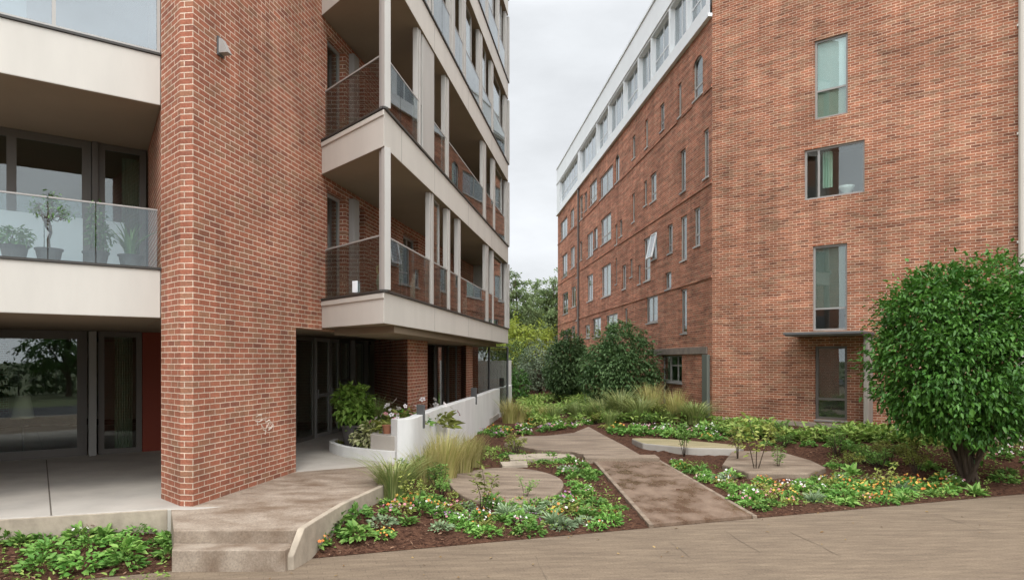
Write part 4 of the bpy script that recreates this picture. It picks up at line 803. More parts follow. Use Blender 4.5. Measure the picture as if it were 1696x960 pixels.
# ------------------------------------------------------------------ plants: meshes of each kind
def clump(name, n, rad, hgt, ll, lw, m, up=.8, droop=.3):
    a = rng.uniform(0, 2*math.pi, n); r = rad*np.sqrt(rng.random(n)); hz = hgt*(1-(r/rad)**2*.75)*rng.uniform(.35, 1, n)
    pos = np.stack([r*np.cos(a)*.75, r*np.sin(a)*.75, hz*.8], 1); d = np.stack([np.cos(a)*(.4+r/rad), np.sin(a)*(.4+r/rad), up*rng.uniform(.2, 1.2, n)], 1)+rng.normal(0, .25, (n, 3))
    return leaf_mesh(name, pos, d, ll, lw, m, droop)
def rosette(name, n, ll, lw, m, up=.9):
    a = np.arange(n)*2.4; k = np.arange(n)/n; pos = np.stack([.02*np.cos(a), .02*np.sin(a), .01+.03*(1-k)], 1)
    d = np.stack([np.cos(a)*(.35+k*.8), np.sin(a)*(.35+k*.8), up*(1.2-k)], 1); return leaf_mesh(name, pos, d, ll, lw, m, .35)
def flowers(name, n, rad, hgt, size, ms):
    V = []; Fc = []; mi = []
    for i in range(n):
        a, r = rng.uniform(0, 6.28), rad*math.sqrt(rng.random()); c = Vector((r*math.cos(a), r*math.sin(a), hgt*(1-.45*(r/rad)**2)*rng.uniform(.85, 1.1)))
        nrm = Vector((math.cos(a)*.5+rng.normal(0, .4)-.05, math.sin(a)*.5-.35+rng.normal(0, .4), .8)).normalized(); e1 = nrm.orthogonal().normalized(); e2 = nrm.cross(e1); s_ = size*rng.uniform(.7, 1.2); m_ = int(rng.integers(0, len(ms)))
        for k in range(5):
            t0 = k*1.2566; i0 = len(V)
            for (rr, tt, up_) in ((.1, 0, 0), (.75, -.5, .12), (1.0, 0, .05), (.75, .5, .12)): V.append(c+(e1*math.cos(t0+tt)+e2*math.sin(t0+tt))*rr*s_+nrm*up_*s_)
            Fc.append([i0, i0+1, i0+2, i0+3]); mi.append(m_)
    me = mesh_np(name, np.array([tuple(v) for v in V]), np.array(Fc), ms); me.polygons.foreach_set('material_index', mi); me.update(); return me
def grass(name, n, hgt, spread, wid, m, lean=.5):
    V = []; Fq = []; T = []
    for i in range(n):
        a = rng.uniform(0, 6.28); r0 = spread*.22*math.sqrt(rng.random()); h = hgt*rng.uniform(.55, 1.1); ln = lean*rng.uniform(.2, 1.3)*h; t_ = rng.random()
        dx, dy = math.cos(a), math.sin(a); sx, sy = -dy, dx; i0 = len(V); K = 5
        for k in range(K+1):
            u = k/K; w_ = wid*(1-u**1.5)*.5+.0006; px_ = dx*(r0+ln*u*u); py_ = dy*(r0+ln*u*u); z = h*(u-.32*lean*u**3)
            V += [(px_-sx*w_, py_-sy*w_, z), (px_+sx*w_, py_+sy*w_, z)]; T += [t_, t_]
        for k in range(K): Fq.append([i0+2*k, i0+2*k+1, i0+2*k+3, i0+2*k+2])
    return mesh_np(name, np.array(V), np.array(Fq), [m], np.array(T))
def sprig(name, nst, hgt, m, ll, lw, per=26, spread=.25):
    ex = MB(); P = []; D = []
    for s_ in range(nst):
        a = rng.uniform(0, 6.28); tip = Vector((math.cos(a)*spread*rng.uniform(.4, 1.2), math.sin(a)*spread*rng.uniform(.4, 1.2), hgt*rng.uniform(.75, 1.05))); mid = tip*.5+Vector((rng.normal(0, .04), rng.normal(0, .04), .03))
        ex.tube([(0, 0, -.03), mid, tip], [.011, .008, .003], 5)
        for k in range(per):
            u = rng.uniform(.42, 1.05); q = (mid.lerp(tip, (u-.5)*2) if u > .5 else mid*(u*2)); aa = rng.uniform(0, 6.28); dd = Vector((math.cos(aa), math.sin(aa), rng.uniform(-.2, .8)))
            P.append(tuple(q+dd*rng.uniform(0, .09)*hgt)); D.append(tuple(dd))
    return leaf_mesh(name, np.array(P), np.array(D), ll, lw, m, .2, extra=ex)
LIB = {
 'bright': [clump('plant_leaves', 95, .21, .17, .105, .55, BED1), clump('plant_leaves', 80, .19, .13, .12, .5, BED1), rosette('plant_leaves', 30, .16, .42, BED1)],
 'green': [clump('plant_leaves', 130, .24, .17, .075, .6, BED2), clump('plant_leaves', 120, .22, .2, .085, .5, BED2), clump('plant_leaves', 150, .26, .15, .065, .6, BED2)],
 'grey': [clump('plant_leaves', 110, .2, .15, .075, .45, BED3), rosette('plant_leaves', 40, .19, .22, BED3, 1.1)],
 'olive': [clump('plant_leaves', 120, .2, .17, .06, .5, BED4), clump('plant_leaves', 100, .22, .14, .08, .5, BED4)],
 'tuft': [grass('grass_blades', 190, .46, .5, .012, GRASSG), grass('grass_blades', 210, .55, .6, .011, GRASSG, .7)],
 'golden': [grass('grass_blades', 420, .95, 1.1, .012, GRASSY, .40), grass('grass_blades', 420, .9, 1.2, .012, GRASSY, .5)],
 'spiky': [grass('grass_blades', 380, .66, .8, .016, leaf_mat('grass_spiky', (.105, .160, .040), (.32, .33, .13), .25), .85)],
 'feather': [sprig('plant_leaves', 7, .45, BED4, .075, .4, 40, .26), sprig('plant_leaves', 8, .42, BED1, .07, .35, 40, .26)],
 'sapling': [sprig('sapling_leaves', 3, .95, BED4, .10, .45, 44, .26), sprig('sapling_leaves', 4, .85, BED1, .09, .45, 44, .30)],
}
FLW = {'orange': [flowers('petals', 15, .2, .20, .022, [FL_O, FL_Y]), flowers('petals', 18, .2, .19, .020, [FL_O, FL_Y, FL_O])],
       'white': [flowers('petals', 13, .2, .2, .025, [FL_W, FL_P]), flowers('petals', 14, .2, .2, .023, [FL_W, FL_W, FL_P])],
       'pink': [flowers('petals', 13, .2, .2, .024, [FL_P, FL_W]), flowers('petals', 11, .2, .21, .024, [FL_V, FL_P])],
       'mixed': [flowers('petals', 16, .22, .2, .022, [FL_O, FL_W, FL_W]), flowers('petals', 15, .2, .2, .022, [FL_O, FL_P, FL_Y])]}
ADJ = {'bright': 'bright leafy plant', 'green': 'dark green plant', 'grey': 'grey green plant', 'olive': 'yellowish plant', 'tuft': 'grass tuft', 'golden': 'golden grass', 'spiky': 'spiky grass', 'feather': 'feathery plant', 'sapling': 'thin sapling'}
FADJ = {'orange': ' with orange flowers', 'white': ' with white flowers', 'pink': ' with pink flowers', 'mixed': ' with orange and pale flowers'}
NAME = {'tuft': 'grass_tuft', 'golden': 'grass_tuft', 'spiky': 'grass_tuft', 'sapling': 'sapling', 'feather': 'feathery_plant'}
CATS = {'tuft': 'ornamental grass', 'golden': 'ornamental grass', 'spiky': 'ornamental grass', 'sapling': 'sapling'}
def plant(kind, x, y, z, sc, where, fl=None, label=None):
    me = LIB[kind][int(rng.integers(0, len(LIB[kind])))]
    nm = NAME.get(kind, 'bedding_plant') if not fl else 'flowering_plant'
    o = link(bpy.data.objects.new(nm, me)); o.location = (x, y, z-.01); o.rotation_euler = (rng.normal(0, .06), rng.normal(0, .06), rng.uniform(0, 6.28)); o.scale = (sc, sc, sc*rng.uniform(.85, 1.15))
    lab = label or (ADJ[kind]+(FADJ[fl] if fl else '')+' '+where)
    tag(o, lab, CATS.get(kind, 'plant'), None if label else (ADJ[kind]+(FADJ[fl] if fl else '')+' in numbers '+where))
    if fl:
        f = link(bpy.data.objects.new('blossoms', FLW[fl][int(rng.integers(0, 2))]), o)
    return o
def inside(p, poly):
    r = False; j = len(poly)-1
    for i in range(len(poly)):
        if (poly[i][1] > p[1]) != (poly[j][1] > p[1]) and p[0] < (poly[j][0]-poly[i][0])*(p[1]-poly[i][1])/(poly[j][1]-poly[i][1])+poly[i][0]: r = not r
        j = i
    return r
SOLID = [[(p.x, p.y) for p in gpoly(pp, o_)] for pp, o_ in (([(1050, 858), (1245, 852), (1092, 756), (970, 758)], .04), ([(958, 755), (1066, 754), (1030, 733), (1008, 722), (975, 702), (950, 714), (905, 719), (852, 722), (830, 735), (890, 746), (945, 750)], .1), ([(1058, 744), (1040, 720), (1110, 720), (1235, 735), (1228, 745), (1140, 743)], .3), ([(1205, 745), (1290, 743), (1350, 760), (1374, 773), (1340, 786), (1240, 785), (1190, 770)], .12), ([(735, 797), (760, 776), (838, 768), (915, 776), (940, 797), (915, 817), (838, 828), (760, 817)], .05))]
taken = []
def scatter(zone, n, mix, size, where, gap=.26, seed_px=True, ok=None):
    """n plants over a stretch of bed; zone is the outline of that stretch on the ground"""
    poly = [(p.x, p.y) for p in gpoly(zone, .02)]; xs = [p[0] for p in poly]; ys = [p[1] for p in poly]; k = 0; tries = 0
    kinds = [m[0] for m in mix]; wts = np.array([m[2] for m in mix], float); wts /= wts.sum()
    while k < n and tries < n*60:
        tries += 1; p = (rng.uniform(min(xs), max(xs)), rng.uniform(min(ys), max(ys)))
        if not inside(p, poly) or any(inside(p, s_) for s_ in SOLID) or (Vector(p)-E0).dot(EN) < .16: continue
        if any((p[0]-q[0])**2+(p[1]-q[1])**2 < (gap*q[2])**2 for q in taken): continue
        m = mix[int(rng.choice(len(mix), p=wts))]; sc = rng.uniform(*size)*(m[3] if len(m) > 3 else 1)
        taken.append((*p, sc)); plant(m[0], p[0], p[1], gz(*p), sc, where, m[1]); k += 1
# left bed
scatter([(0, 905), (285, 880), (285, 955), (0, 985)], 13, [('green', None, 3), ('bright', 'pink', 1), ('green', 'orange', 1), ('bright', None, 1)], (.8, 1.25), 'at the paving edge of the left bed')
scatter([(0, 868), (268, 850), (280, 880), (0, 905)], 15, [('bright', None, 3), ('green', None, 3), ('green', 'pink', 1.2), ('grey', None, .6)], (.6, 1.0), 'against the terrace kerb in the left bed')
# centre bed
scatter([(512, 905), (560, 850), (640, 815), (720, 830), (1000, 845), (1060, 862), (780, 895)], 22, [('bright', 'orange', 2.2), ('bright', None, 2), ('green', 'pink', 1.4), ('grey', None, 1.6), ('olive', 'mixed', 1)], (.75, 1.15), 'along the paving in the centre bed', .28)
scatter([(505, 912), (540, 870), (600, 850), (660, 862), (650, 892)], 6, [('bright', 'orange', 2), ('green', None, 2), ('bright', None, 1)], (.9, 1.15), 'in the corner by the landing kerb')
scatter([(560, 850), (640, 815), (960, 825), (1060, 862), (940, 880), (700, 880)], 34, [('green', None, 2.5), ('green', 'pink', 1.2), ('bright', 'orange', 1), ('grey', None, 1.6), ('green', 'mixed', 1.2)], (.6, 1.05), 'in front of the round slab', .25)
scatter([(930, 770), (985, 765), (1058, 855), (985, 850), (945, 805)], 15, [('green', None, 2.5), ('bright', None, 1.2), ('green', 'white', 1.3), ('grey', None, 1)], (.6, .95), 'beside the left edging of the wet path', .27)
scatter([(820, 742), (960, 742), (980, 758), (920, 768), (840, 762)], 9, [('bright', None, 2), ('green', None, 2), ('feather', None, 1), ('green', 'pink', .8)], (.7, 1.0), 'between the round slab and the upper path')
scatter([(640, 800), (700, 782), (740, 800), (760, 822), (690, 830)], 9, [('feather', None, 2), ('tuft', None, 2), ('olive', None, 1.5), ('green', 'orange', .8)], (.6, .95), 'left of the round slab')
# right bed
scatter([(1100, 765), (1140, 765), (1280, 842), (1240, 842)], 15, [('green', 'pink', 1.2), ('green', None, 2.4), ('bright', 'orange', 1.2), ('green', 'white', .7)], (.6, .95), 'beside the right edging of the wet path', .27)
scatter([(1160, 785), (1300, 790), (1480, 800), (1520, 822), (1260, 838)], 38, [('green', 'orange', 2), ('olive', 'mixed', 2), ('green', None, 2.4), ('bright', 'white', 1), ('bright', 'orange', 1), ('grey', None, .7)], (.75, 1.15), 'in the middle of the right bed', .25)
scatter([(1380, 800), (1560, 790), (1640, 812), (1640, 822), (1400, 838)], 17, [('bright', None, 2), ('green', 'orange', 1.8), ('bright', 'orange', 1), ('bright', 'white', .6)], (.7, 1.05), 'along the paving in front of the round bush')
scatter([(1360, 745), (1500, 740), (1560, 770), (1500, 792), (1390, 790)], 17, [('feather', None, 2), ('green', None, 2), ('bright', None, 1), ('green', 'white', .6)], (.8, 1.2), 'left of the round bush')
scatter([(1640, 745), (1730, 740), (1730, 800), (1660, 800)], 10, [('green', 'white', 1.5), ('grey', 'white', 1), ('green', None, 2)], (.8, 1.2), 'right of the round bush')
scatter([(1180, 712), (1330, 716), (1500, 726), (1580, 735), (1500, 745), (1330, 742), (1230, 733), (1180, 725)], 40, [('feather', None, 2), ('green', None, 2), ('green', 'white', 1.4), ('bright', None, 1), ('olive', None, 1)], (.7, 1.05), 'along the concrete foot of the gable wall', .3)
# behind the upper path
scatter([(1000, 712), (1060, 705), (1180, 708), (1180, 728), (1060, 719), (1030, 720)], 30, [('bright', None, 2), ('green', 'pink', 1), ('green', None, 2), ('bright', 'orange', .8), ('green', 'white', .6)], (.9, 1.3), 'behind the raised slab', .28)
scatter([(985, 700), (1010, 690), (1100, 690), (1175, 700), (1180, 709), (1060, 703), (1000, 712)], 24, [('tuft', None, 2), ('feather', None, 2), ('olive', None, 1)], (.9, 1.3), 'near the doorway of the brick wing', .35)
scatter([(800, 716), (860, 706), (960, 700), (972, 703), (945, 713), (860, 719), (810, 724)], 22, [('bright', 'orange', 1.4), ('green', None, 2), ('green', 'pink', 1), ('olive', None, 1.4), ('bright', 'white', .8)], (.9, 1.3), 'behind the upper path near the ramp wall', .28)
scatter([(850, 690), (900, 680), (1000, 685), (990, 698), (960, 700), (860, 704)], 18, [('bright', 'orange', 1.2), ('tuft', None, 1.5), ('olive', None, 1.2), ('green', 'mixed', 1.2)], (1.1, 1.6), 'where the bed narrows between the buildings', .35)
# single larger grasses and saplings, each where it grows
def single(kind, px, py, sc, label, fl=None):
    p = gpt(px, py); taken.append((p.x, p.y, sc*1.6)); return plant(kind, p.x, p.y, gz(p.x, p.y), sc, '', fl, label)
single('spiky', 652, 823, 1.15, 'spiky dark green grass clump beside the landing kerb')
for i, (px, py, sc) in enumerate(((706, 800, .8), (735, 794, .95), (762, 786, 1.0), (722, 778, 1.0), (782, 772, .85))): single('golden', px, py, sc, ['golden feathery grass nearest the landing', 'bushy golden grass second along the white wall', 'golden grass at the left rim of the round slab', 'golden grass tight against the white ramp wall', 'smaller golden grass behind the round slab'][i])
for i, (px, py, sc) in enumerate(((845, 700, 1.0), (862, 698, .9), (905, 697, .7))): single('golden', px, py, sc, ['tall golden grass by the far half of the ramp wall', 'golden grass just right of the tallest by the ramp wall', 'low golden grass in the middle of the far bed'][i])
for i, (px, py, sc) in enumerate(((1000, 697, 1.1), (1030, 694, 1.2), (1078, 690, 1.2), (1060, 700, 1.0), (1120, 697, 1.0), (1150, 702, 1.0))): single('golden' if i in (2, 4) else 'spiky', px, py, sc*(1 if i in (2, 4) else 1.5), ['arching grass left of the white dropped bag', 'silvery arching grass under the large clipped bush', 'tall grass in front of the wing doorway', 'arching grass between the tall grass and the raised slab', 'grass right of the wing doorway', 'arching grass at the corner of the gable wall'][i])
for i, (px, py, sc) in enumerate(((1133, 757, .85), (1222, 768, .95), (1252, 785, 1.15), (1468, 826, .7), (797, 850, .8), (870, 828, .5), (690, 845, .6), (1290, 782, .6))): single('sapling', px, py, sc, ['thin leaning sapling by the left end of the raised slab', 'thin sapling between the raised slab and the stone slab', 'two stemmed sapling in front of the stone slab', 'short sapling at the left of the round bush', 'yellowish sapling in front of the round slab', 'tiny sapling at the front rim of the round slab', 'short stemmed plant left of the yellowish sapling', 'small sapling right of the two stemmed one'][i])
p = gpt(1059, 684); b = MB(); c = Vector((p.x, p.y, p.z+.28))
for k in range(6): a = k*1.05; b.tube([c+Vector((.16*math.cos(a), .1*math.sin(a), .02)), c+Vector((.05*math.cos(a+1), .05*math.sin(a), .12)), c+Vector((-.1*math.cos(a), .1, .06))], [.05, .07, .03], 6)
o = b.build('white_bag', PAPER, org=tuple(p), smooth=True); tag(o, 'crumpled white bag lying in the arching grass', 'bag')

P_ = []
while len(P_) < 70:
    x, y = edge(rng.uniform(-3, 14), -abs(rng.normal(0, .9))-.03); P_.append((x, y, .012))
D_ = rng.normal(0, 1, (70, 3)); D_[:, 2] *= .12
o = link(bpy.data.objects.new('fallen_leaves', leaf_mesh('fallen_leaves', np.array(P_), D_, .05, .5, leaf_mat('leaf_dry', (.16, .09, .04), (.34, .24, .11), 0, .9, .1), .0))); o['kind'] = 'stuff'
# woody plants ---------------------------------------------------------------
def bush(name, base, lobes, n, ll, lw, m, label, cat, stems=6, srad=.03, top=.7, shell=.55, clumpn=0, group=None, droop=.3, trunk=None):
    t = thing(name, base, label, cat, group)
    P_, D_ = crown_points(lobes, n, shell, clumpn); ll_ = ll*rng.uniform(.6, 1.15, len(P_)); me = leaf_mesh('crown', P_, D_, ll_, lw, m, droop, tone=LAST_TONE); o = link(bpy.data.objects.new('crown', me), t)
    b = MB(); cz = sum(l[2] for l in lobes)/len(lobes)
    if trunk:
        b.tube([(0, 0, -.1), (rng.normal(0, .1), rng.normal(0, .1), cz*.35), (rng.normal(0, .15), 0, cz*.7), (0, 0, cz*1.1)], [trunk, trunk*.75, trunk*.5, trunk*.2], 9)
    for i in range(stems):
        l = lobes[int(rng.integers(0, len(lobes)))]; s = on_sphere(1)[0]; tip = Vector((l[0]+s[0]*l[3]*top, l[1]+s[1]*l[4]*top, l[2]+abs(s[2])*l[5]*top)); st = Vector((rng.normal(0, .06), rng.normal(0, .06), -.06)) if not trunk else Vector((0, 0, cz*rng.uniform(.25, .6)))
        mid = st.lerp(tip, .45)+Vector((0, 0, .1*tip.z)); b.tube([st, mid, tip], [srad, srad*.65, srad*.2], 6)
        for k in range(2):
            q = mid.lerp(tip, rng.uniform(.1, .7)); e_ = q+Vector(tuple(rng.normal(0, .22, 3)))*max(l[3], .5)+Vector((0, 0, .12*l[5])); b.tube([q, q.lerp(e_, .5)+Vector((0, 0, .04)), e_], [srad*.45, srad*.3, srad*.12], 5)
    b.build('trunk', BARK, t).location = (0, 0, 0)
    for c in t.children:
        if c.name.startswith('trunk'):
            # stems were laid out around the thing's own base
            og = Vector(base)
            for v in c.data.vertices: v.co += og
    return t
p = gpt(1603, 797); S = p.y/F
bush('round_bush', (p.x, p.y, gz(p.x, p.y)), [(-.05, 0, 2.45, 1.55, 1.45, 1.5), (-.55, -.1, 2.1, 1.1, 1.1, 1.1), (.6, 0, 2.2, 1.15, 1.2, 1.2), (.45, .1, 3.2, 1.0, 1.0, .95), (-.45, 0, 3.0, .95, 1, .95), (0, -.1, 1.45, 1.25, 1.2, .78)], 30000, .118, .5, SHRUB, 'big round glossy green bush on many dark stems in the right bed', 'bush', 16, .045, .75, .62, 16)
for px, py, lob, n, lab, mm in ((940, 668, [(0, 0, 1.45, .9, .9, 1.15), (.1, 0, 2.2, .6, .6, .8), (-.05, 0, .95, .8, .8, .7)], 9500, 'rounded dark green bush left of the large one before the wing', DSHRUB), (1027, 678, [(0, 0, 1.45, 1.3, 1.2, 1.25), (.2, -.1, 1.0, 1.25, 1.1, .85), (.1, 0, 2.4, .85, .8, .7), (-.45, 0, 1.2, 1.0, .95, 1.0)], 13000, 'large rounded dark green bush against the brick wing', DSHRUB)):
    p = gpt(px, py-4); bush('clipped_bush', (p.x, p.y, gz(p.x, p.y)), lob, n, .135, .5, mm, lab, 'bush', 9, .04, .7, .5, 12)
for px, d, lob, n, m, lab in ((893, 36, [(0, 0, 1.5, 1.0, .9, 1.2), (.4, 0, 1.2, .9, .8, .9), (-.3, 0, 1.0, .8, .8, .8)], 4500, GSHRUB, 'grey green bush behind the dark clipped bushes'), (858, 30, [(0, 0, .7, .45, .5, .75), (-.1, 0, .4, .45, .5, .5)], 1800, SHRUB, 'low dark leafy shrub at the far end of the ramp wall'), (850, 38, [(0, 0, 1.3, 1.0, 1.0, 1.5), (.6, 0, 1.0, .9, .9, 1.2)], 3500, DSHRUB, 'dark shrub in the shade below the lime tree')):
    x = (px-CX)/F*d; bush('garden_shrub', (x, d, gz(x, d)-.02), lob, n, .13, .5, m, lab, 'shrub', 7, .035, .7, .5, 10)
# trees beyond
def tree(px, d, zb, lobes, n, ll, m, label, trunk=.2, name='tree', shell=.35, cl=14, stems=9): x = (px-CX)/F*d; return bush(name, (x, d, zb), lobes, n, ll, .55, m, label, 'tree', stems, trunk*.35, .85, shell, cl, None, .3, trunk)
tree(868, 46, .3, [(0, 0, 3.2, 1.9, 1.8, 1.6), (.9, 0, 2.6, 1.4, 1.4, 1.3), (-.9, 0, 2.9, 1.4, 1.4, 1.5)], 5000, .2, LIME, 'lime green small tree in front of the house roof', .12)
tree(908, 64, 0, [(0, 0, 7.0, 2.4, 2.3, 2.4), (-1.2, 0, 8.4, 1.5, 1.5, 1.3), (1.2, 0, 9.0, 1.9, 1.9, 1.6), (1.6, 0, 6.5, 2.0, 2, 2.2), (-.4, 0, 5.2, 2.0, 2, 1.6)], 8500, .26, TREEL, 'tall airy tree beside the far end of the brick wing', .22, shell=.25, cl=26, stems=14)
tree(858, 58, 0, [(0, 0, 6.6, 1.9, 1.9, 1.7), (-.8, 0, 8.6, 1.3, 1.3, 1.2), (.5, 0, 4.8, 2.0, 2, 1.6)], 6500, .24, TREEL, 'tall loose tree seen just past the edge of the balconies', .2, shell=.25, cl=26, stems=12)
tree(930, 90, -.1, [(0, 0, 7, 5, 4, 4), (-6, 0, 6, 4, 4, 3.5)], 6000, .45, DSHRUB, 'broad dark tree far behind the house', .3)
tree(845, 95, -.1, [(0, 0, 6, 5, 4, 4), (-6, 0, 7, 4, 4, 3.5)], 6000, .45, DSHRUB, 'broad dark tree far behind the balconies', .3)
# small house far behind
hx = (905-CX)/F*72; t = thing('house', (hx, 72, -.1), 'small far house with a grey pyramid roof between the trees', 'house')
b = MB(); b.box((hx, 72, 1.9), (4.6, 4, 4.0)); b.build('wall', mat('house_wall', (.32, .31, .29), .8), t)
b = MB(); e_ = [(hx-2.7, 69.6, 3.9), (hx+2.7, 69.6, 3.9), (hx+2.7, 74.4, 3.9), (hx-2.7, 74.4, 3.9)]; ap = [(hx-.35, 72, 5.75), (hx+.35, 72, 5.75)]
b.face([e_[0], e_[1], ap[1], ap[0]]); b.face([e_[1], e_[2], ap[1]]); b.face([e_[2], e_[3], ap[0], ap[1]]); b.face([e_[3], e_[0], ap[0]]); b.face(e_[::-1]); b.build('roof', ROOF, t)
for dx in (-.9, .7):
    b = MB(); b.box((hx+dx, 69.97, 2.6), (.9, .1, 1.3)); wf = b.build('window', WHT2, t); b = MB(); b.box((hx+dx, 69.91, 2.6), (.75, .06, 1.15)); b.build('pane', GLASS, wf)
# pot and plants in the planter, on the left balcony
def pot(x, y, z, r, h, lab, m=POT):
    t = thing('plant_pot', (x, y, z), lab, 'pot'); b = MB(); b.lathe([(0, 0), (r*.72, 0), (r*.98, h*.9), (r*1.06, h*.9), (r*1.08, h), (r*.96, h), (r*.93, h*.9), (0, h*.88)], (x, y, z), 24); b.build('pot', m, t, smooth=False)
    b = MB(); b.lathe([(0, h*.90), (r*.93, h*.90)], (x, y, z), 16); b.build('potting_soil', MULCH, t); return t
px_, d_ = 587, 13.75; x = (px_-CX)/F*d_; pot(x, d_, DZ+.13, .27, .42, 'dark grey round plant pot standing in the concrete planter')
bush('potted_shrub', (x, d_, DZ+.13+.36), [(0, 0, .42, .42, .4, .42), (.12, 0, .25, .38, .36, .3), (-.12, 0, .62, .28, .28, .25)], 900, .15, .52, leaf_mat('leaf_potted', (.105, .200, .028), (.230, .340, .070), .25), 'leafy shrub with large leaves growing in the dark pot', 'shrub', 7, .014, .7, .4)
x = (610-CX)/F*13.2; bush('variegated_plant', (x, 13.2, DZ+.12), [(0, 0, .18, .36, .3, .26), (.1, 0, .36, .25, .22, .2)], 650, .09, .6, leaf_mat('leaf_variegated', (.20, .24, .07), (.52, .50, .30), .2), 'cream and green variegated plant trailing over the planter rim', 'plant', 5, .01, .7, .3)
for px_, d_, z_, kind, fl, sc, lab in ((622, 13.9, .93, 'tuft', None, 1.3, 'fine blue green grass in the raised planter box'), (652, 13.2, .93, 'olive', 'white', 2.2, 'tall white flowered plant at the near side of the raised box'), (665, 13.5, .93, 'olive', 'white', 2.5, 'white flowered plant in the middle of the raised box'), (678, 13.9, .93, 'green', 'orange', 2.2, 'flowering plant beside the nearest wall light box'), (715, 15.0, .80, 'olive', 'white', 3.0, 'bright leafy plant rising behind the ramp wall'), (560, 14.0, DZ+.12, 'olive', None, .6, 'low yellowish plant at the left tip of the planter')):
    plant(kind, (px_-CX)/F*d_, d_, z_, sc, '', fl, lab)
for px_, lab in ((641, 'small terracotta pot at the corner of the raised box'), (655, 'terracotta pot beside the ramp wall end')): pot((px_-CX)/F*12.75, 12.75, .93, .09, .16, lab, TERRA)
bz = ltop[0]
def baly(px, inn): u_ = FL.u(px); return FL.P(u_, -inn, bz)
for px_, kind, lab, inn in ((85, 'bare', 'bare branching little tree behind the left balcony glass', .45), (165, 'leafy', 'narrow leafy potted tree behind the left balcony glass', .40), (225, 'yucca', 'yucca with strap leaves behind the left balcony glass', .42), (25, 'low', 'low dark bush at the left end of the balcony', .4)):
    c = baly(px_, inn); pot(c[0], c[1], c[2], .15, .22, 'dark plant pot on the balcony holding the '+{'bare': 'bare branching tree', 'leafy': 'narrow leafy tree', 'yucca': 'yucca', 'low': 'low dark bush'}[kind]); zb_ = c[2]+.19
    if kind == 'bare':
        ex = MB(); P_ = []; D_ = []
        def br(p, d, l, r, k):
            q = p+d*l; m_ = p.lerp(q, .5)+Vector(tuple(rng.normal(0, .025, 3))); ex.tube([p, m_, q], [r, r*.85, r*.7], 6, cap=False)
            if k == 0:
                for _ in range(5): P_.append(tuple(q+Vector(tuple(rng.normal(0, .03, 3))))); D_.append(tuple(rng.normal(0, 1, 3)))
                return
            for _ in range(3 if k > 1 else 2): br(q, (d+Vector(tuple(rng.normal(0, .6, 3)))+Vector((0, 0, .1))).normalized(), l*.72, r*.66, k-1)
        br(Vector((0, 0, -.03)), Vector((.1, 0, 1)).normalized(), .27, .024, 4)
        t = thing('dwarf_tree', (c[0], c[1], zb_), lab, 'small tree'); link(bpy.data.objects.new('crown', leaf_mesh('crown', np.array(P_), np.array(D_), .05, .5, DSHRUB, .2)), t)
        ex.v = [(v[0]+c[0], v[1]+c[1], v[2]+zb_) for v in ex.v]; ex.build('trunk', BARK, t)
    elif kind == 'yucca': o = link(bpy.data.objects.new('yucca', grass('yucca_leaves', 42, .62, .3, .035, DSHRUB, .75))); o.location = (c[0], c[1], zb_-.01); tag(o, lab, 'plant')
    else: bush('balcony_shrub', (c[0], c[1], zb_), [(0, 0, .38, .15, .15, .33), (.05, 0, .22, .17, .16, .2)] if kind == 'leafy' else [(0, 0, .13, .22, .2, .14)], 420, .06, .5, DSHRUB, lab, 'shrub', 5, .008, .7, .3)
# trees across the street, behind the viewer: they stand in the window reflections
proto = None
t = thing('hedge', (0, -21, -.1), 'long clipped hedge across the road behind the viewer', 'hedge')
hb = [(x_, 0, 1.1, 2.2, .8, 1.2) for x_ in np.arange(-40, 41, 2.6)]
P_, D_ = crown_points(hb, 16000, .5, 12); link(bpy.data.objects.new('foliage', leaf_mesh('foliage', P_, D_, .3, .6, DSHRUB, .3)), t)
b = MB()
for x_ in np.arange(-40, 41, 2.6): b.tube([(x_, -21, -.1), (x_, -21, 1.6)], [.06, .03], 6)
b.build('stems', BARK, t)
for i, (x, y, sc) in enumerate(((-14, -17, 1.0), (-5, -19, .9), (5, -18, 1.05), (15, -17, .85), (-24, -14, 1.1), (24, -13, 1.0), (-19, -20, 1.25), (-9.5, -22, 1.3), (0, -23, 1.2), (10, -22, 1.25), (-30, -16, 1.2), (-36, -10, 1.2))):
    lab = 'street tree across the road behind the viewer'
    if proto is None:
        proto = bush('street_tree', (x, y, -.1), [(0, 0, 4.2, 2.6, 2.6, 2.0), (1.4, .4, 3.6, 1.8, 1.8, 1.6), (-1.3, -.3, 5.0, 1.9, 1.9, 1.5)], 4200, .3, .55, SHRUB, lab, 'tree', 7, .09, .8, .4, 14, 'street trees across the road', .3, .22)
    else:
        c = proto.copy(); COL.objects.link(c); c.location = (x, y, -.1); c.scale = (sc,)*3; c.rotation_euler = (0, 0, i*1.3)
        for ch in proto.children: k = ch.copy(); COL.objects.link(k); k.parent = c
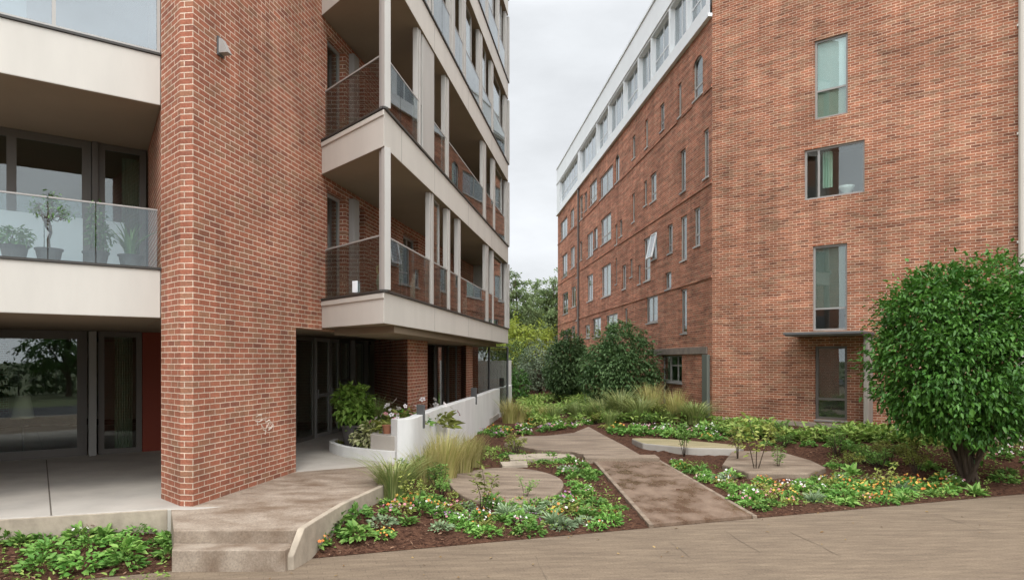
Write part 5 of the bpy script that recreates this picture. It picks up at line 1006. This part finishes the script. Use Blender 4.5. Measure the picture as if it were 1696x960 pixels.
# loose ground: bark chips over the beds, low green cover farther back
n = 5200; P_ = []
while len(P_) < n:
    s_ = abs(rng.normal(0, 3.2)); t_ = rng.uniform(-9, 14.5); x, y = edge(t_, s_)
    if s_ < .02 or any(inside((x, y), q) for q in SOLID) or y > 22 or (x < -1.9 and y > 8.0+.3*(x+6) and x > -4.3): continue
    P_.append((x, y, gz(x, y)+.03))
P_ = np.array(P_); D_ = rng.normal(0, 1, (n, 3)); D_[:, 2] *= .16
CHIP = leaf_mat('bark_chip', (.055, .028, .018), (.27, .165, .105), 0, .9, .1); me = leaf_mesh('bark_chips', P_, D_, .062, .32, CHIP, .0, tone=rng.random(n)**1.6); o = link(bpy.data.objects.new('bark_chips', me)); o['kind'] = 'stuff'
P_ = []; LG = []
zones = [([(852, 690), (860, 664), (960, 652), (1040, 664), (1090, 680), (1180, 698), (1180, 712), (1060, 704), (975, 702), (900, 708)], 9500), ([(1180, 705), (1400, 716), (1560, 728), (1560, 736), (1330, 732), (1180, 722)], 2600)]
zones += [([(505, 912), (560, 845), (640, 812), (960, 822), (1062, 862), (780, 895)], 900), ([(1100, 765), (1160, 765), (1240, 790), (1640, 800), (1640, 822), (1260, 842)], 1700), ([(0, 868), (270, 850), (285, 960), (0, 985)], 500), ([(800, 742), (960, 742), (985, 765), (1055, 850), (985, 850), (930, 780), (820, 768)], 900), ([(1370, 742), (1700, 735), (1700, 800), (1380, 795)], 1500), ([(640, 800), (700, 775), (800, 735), (830, 742), (740, 800), (690, 840)], 900)]
for zi, (zone, k) in enumerate(zones):
    poly = [(p.x, p.y) for p in gpoly(zone, .02)]; xs = [p[0] for p in poly]; ys = [p[1] for p in poly]; c = 0
    while c < k:
        p = (rng.uniform(min(xs), max(xs)), rng.uniform(min(ys), max(ys)))
        if inside(p, poly) and not any(inside(p, q) for q in SOLID) and math.sin(p[0]*2.1+1)+math.sin(p[1]*1.3)+rng.normal(0, .5) > -.5: P_.append((*p, gz(*p)+rng.uniform(.02, .30 if zi < 2 else .07))); LG.append(.16 if zi < 2 else .062); c += 1
P_ = np.array(P_); D_ = rng.normal(0, 1, (len(P_), 3)); D_[:, 2] = abs(D_[:, 2])*.7
me = leaf_mesh('ground_cover', P_, D_, np.array(LG)*rng.uniform(.6, 1.25, len(LG)), .42, leaf_mat('leaf_cover', (.145, .270, .045), (.340, .430, .110), .25), .3); o = link(bpy.data.objects.new('ground_cover', me)); o['kind'] = 'stuff'
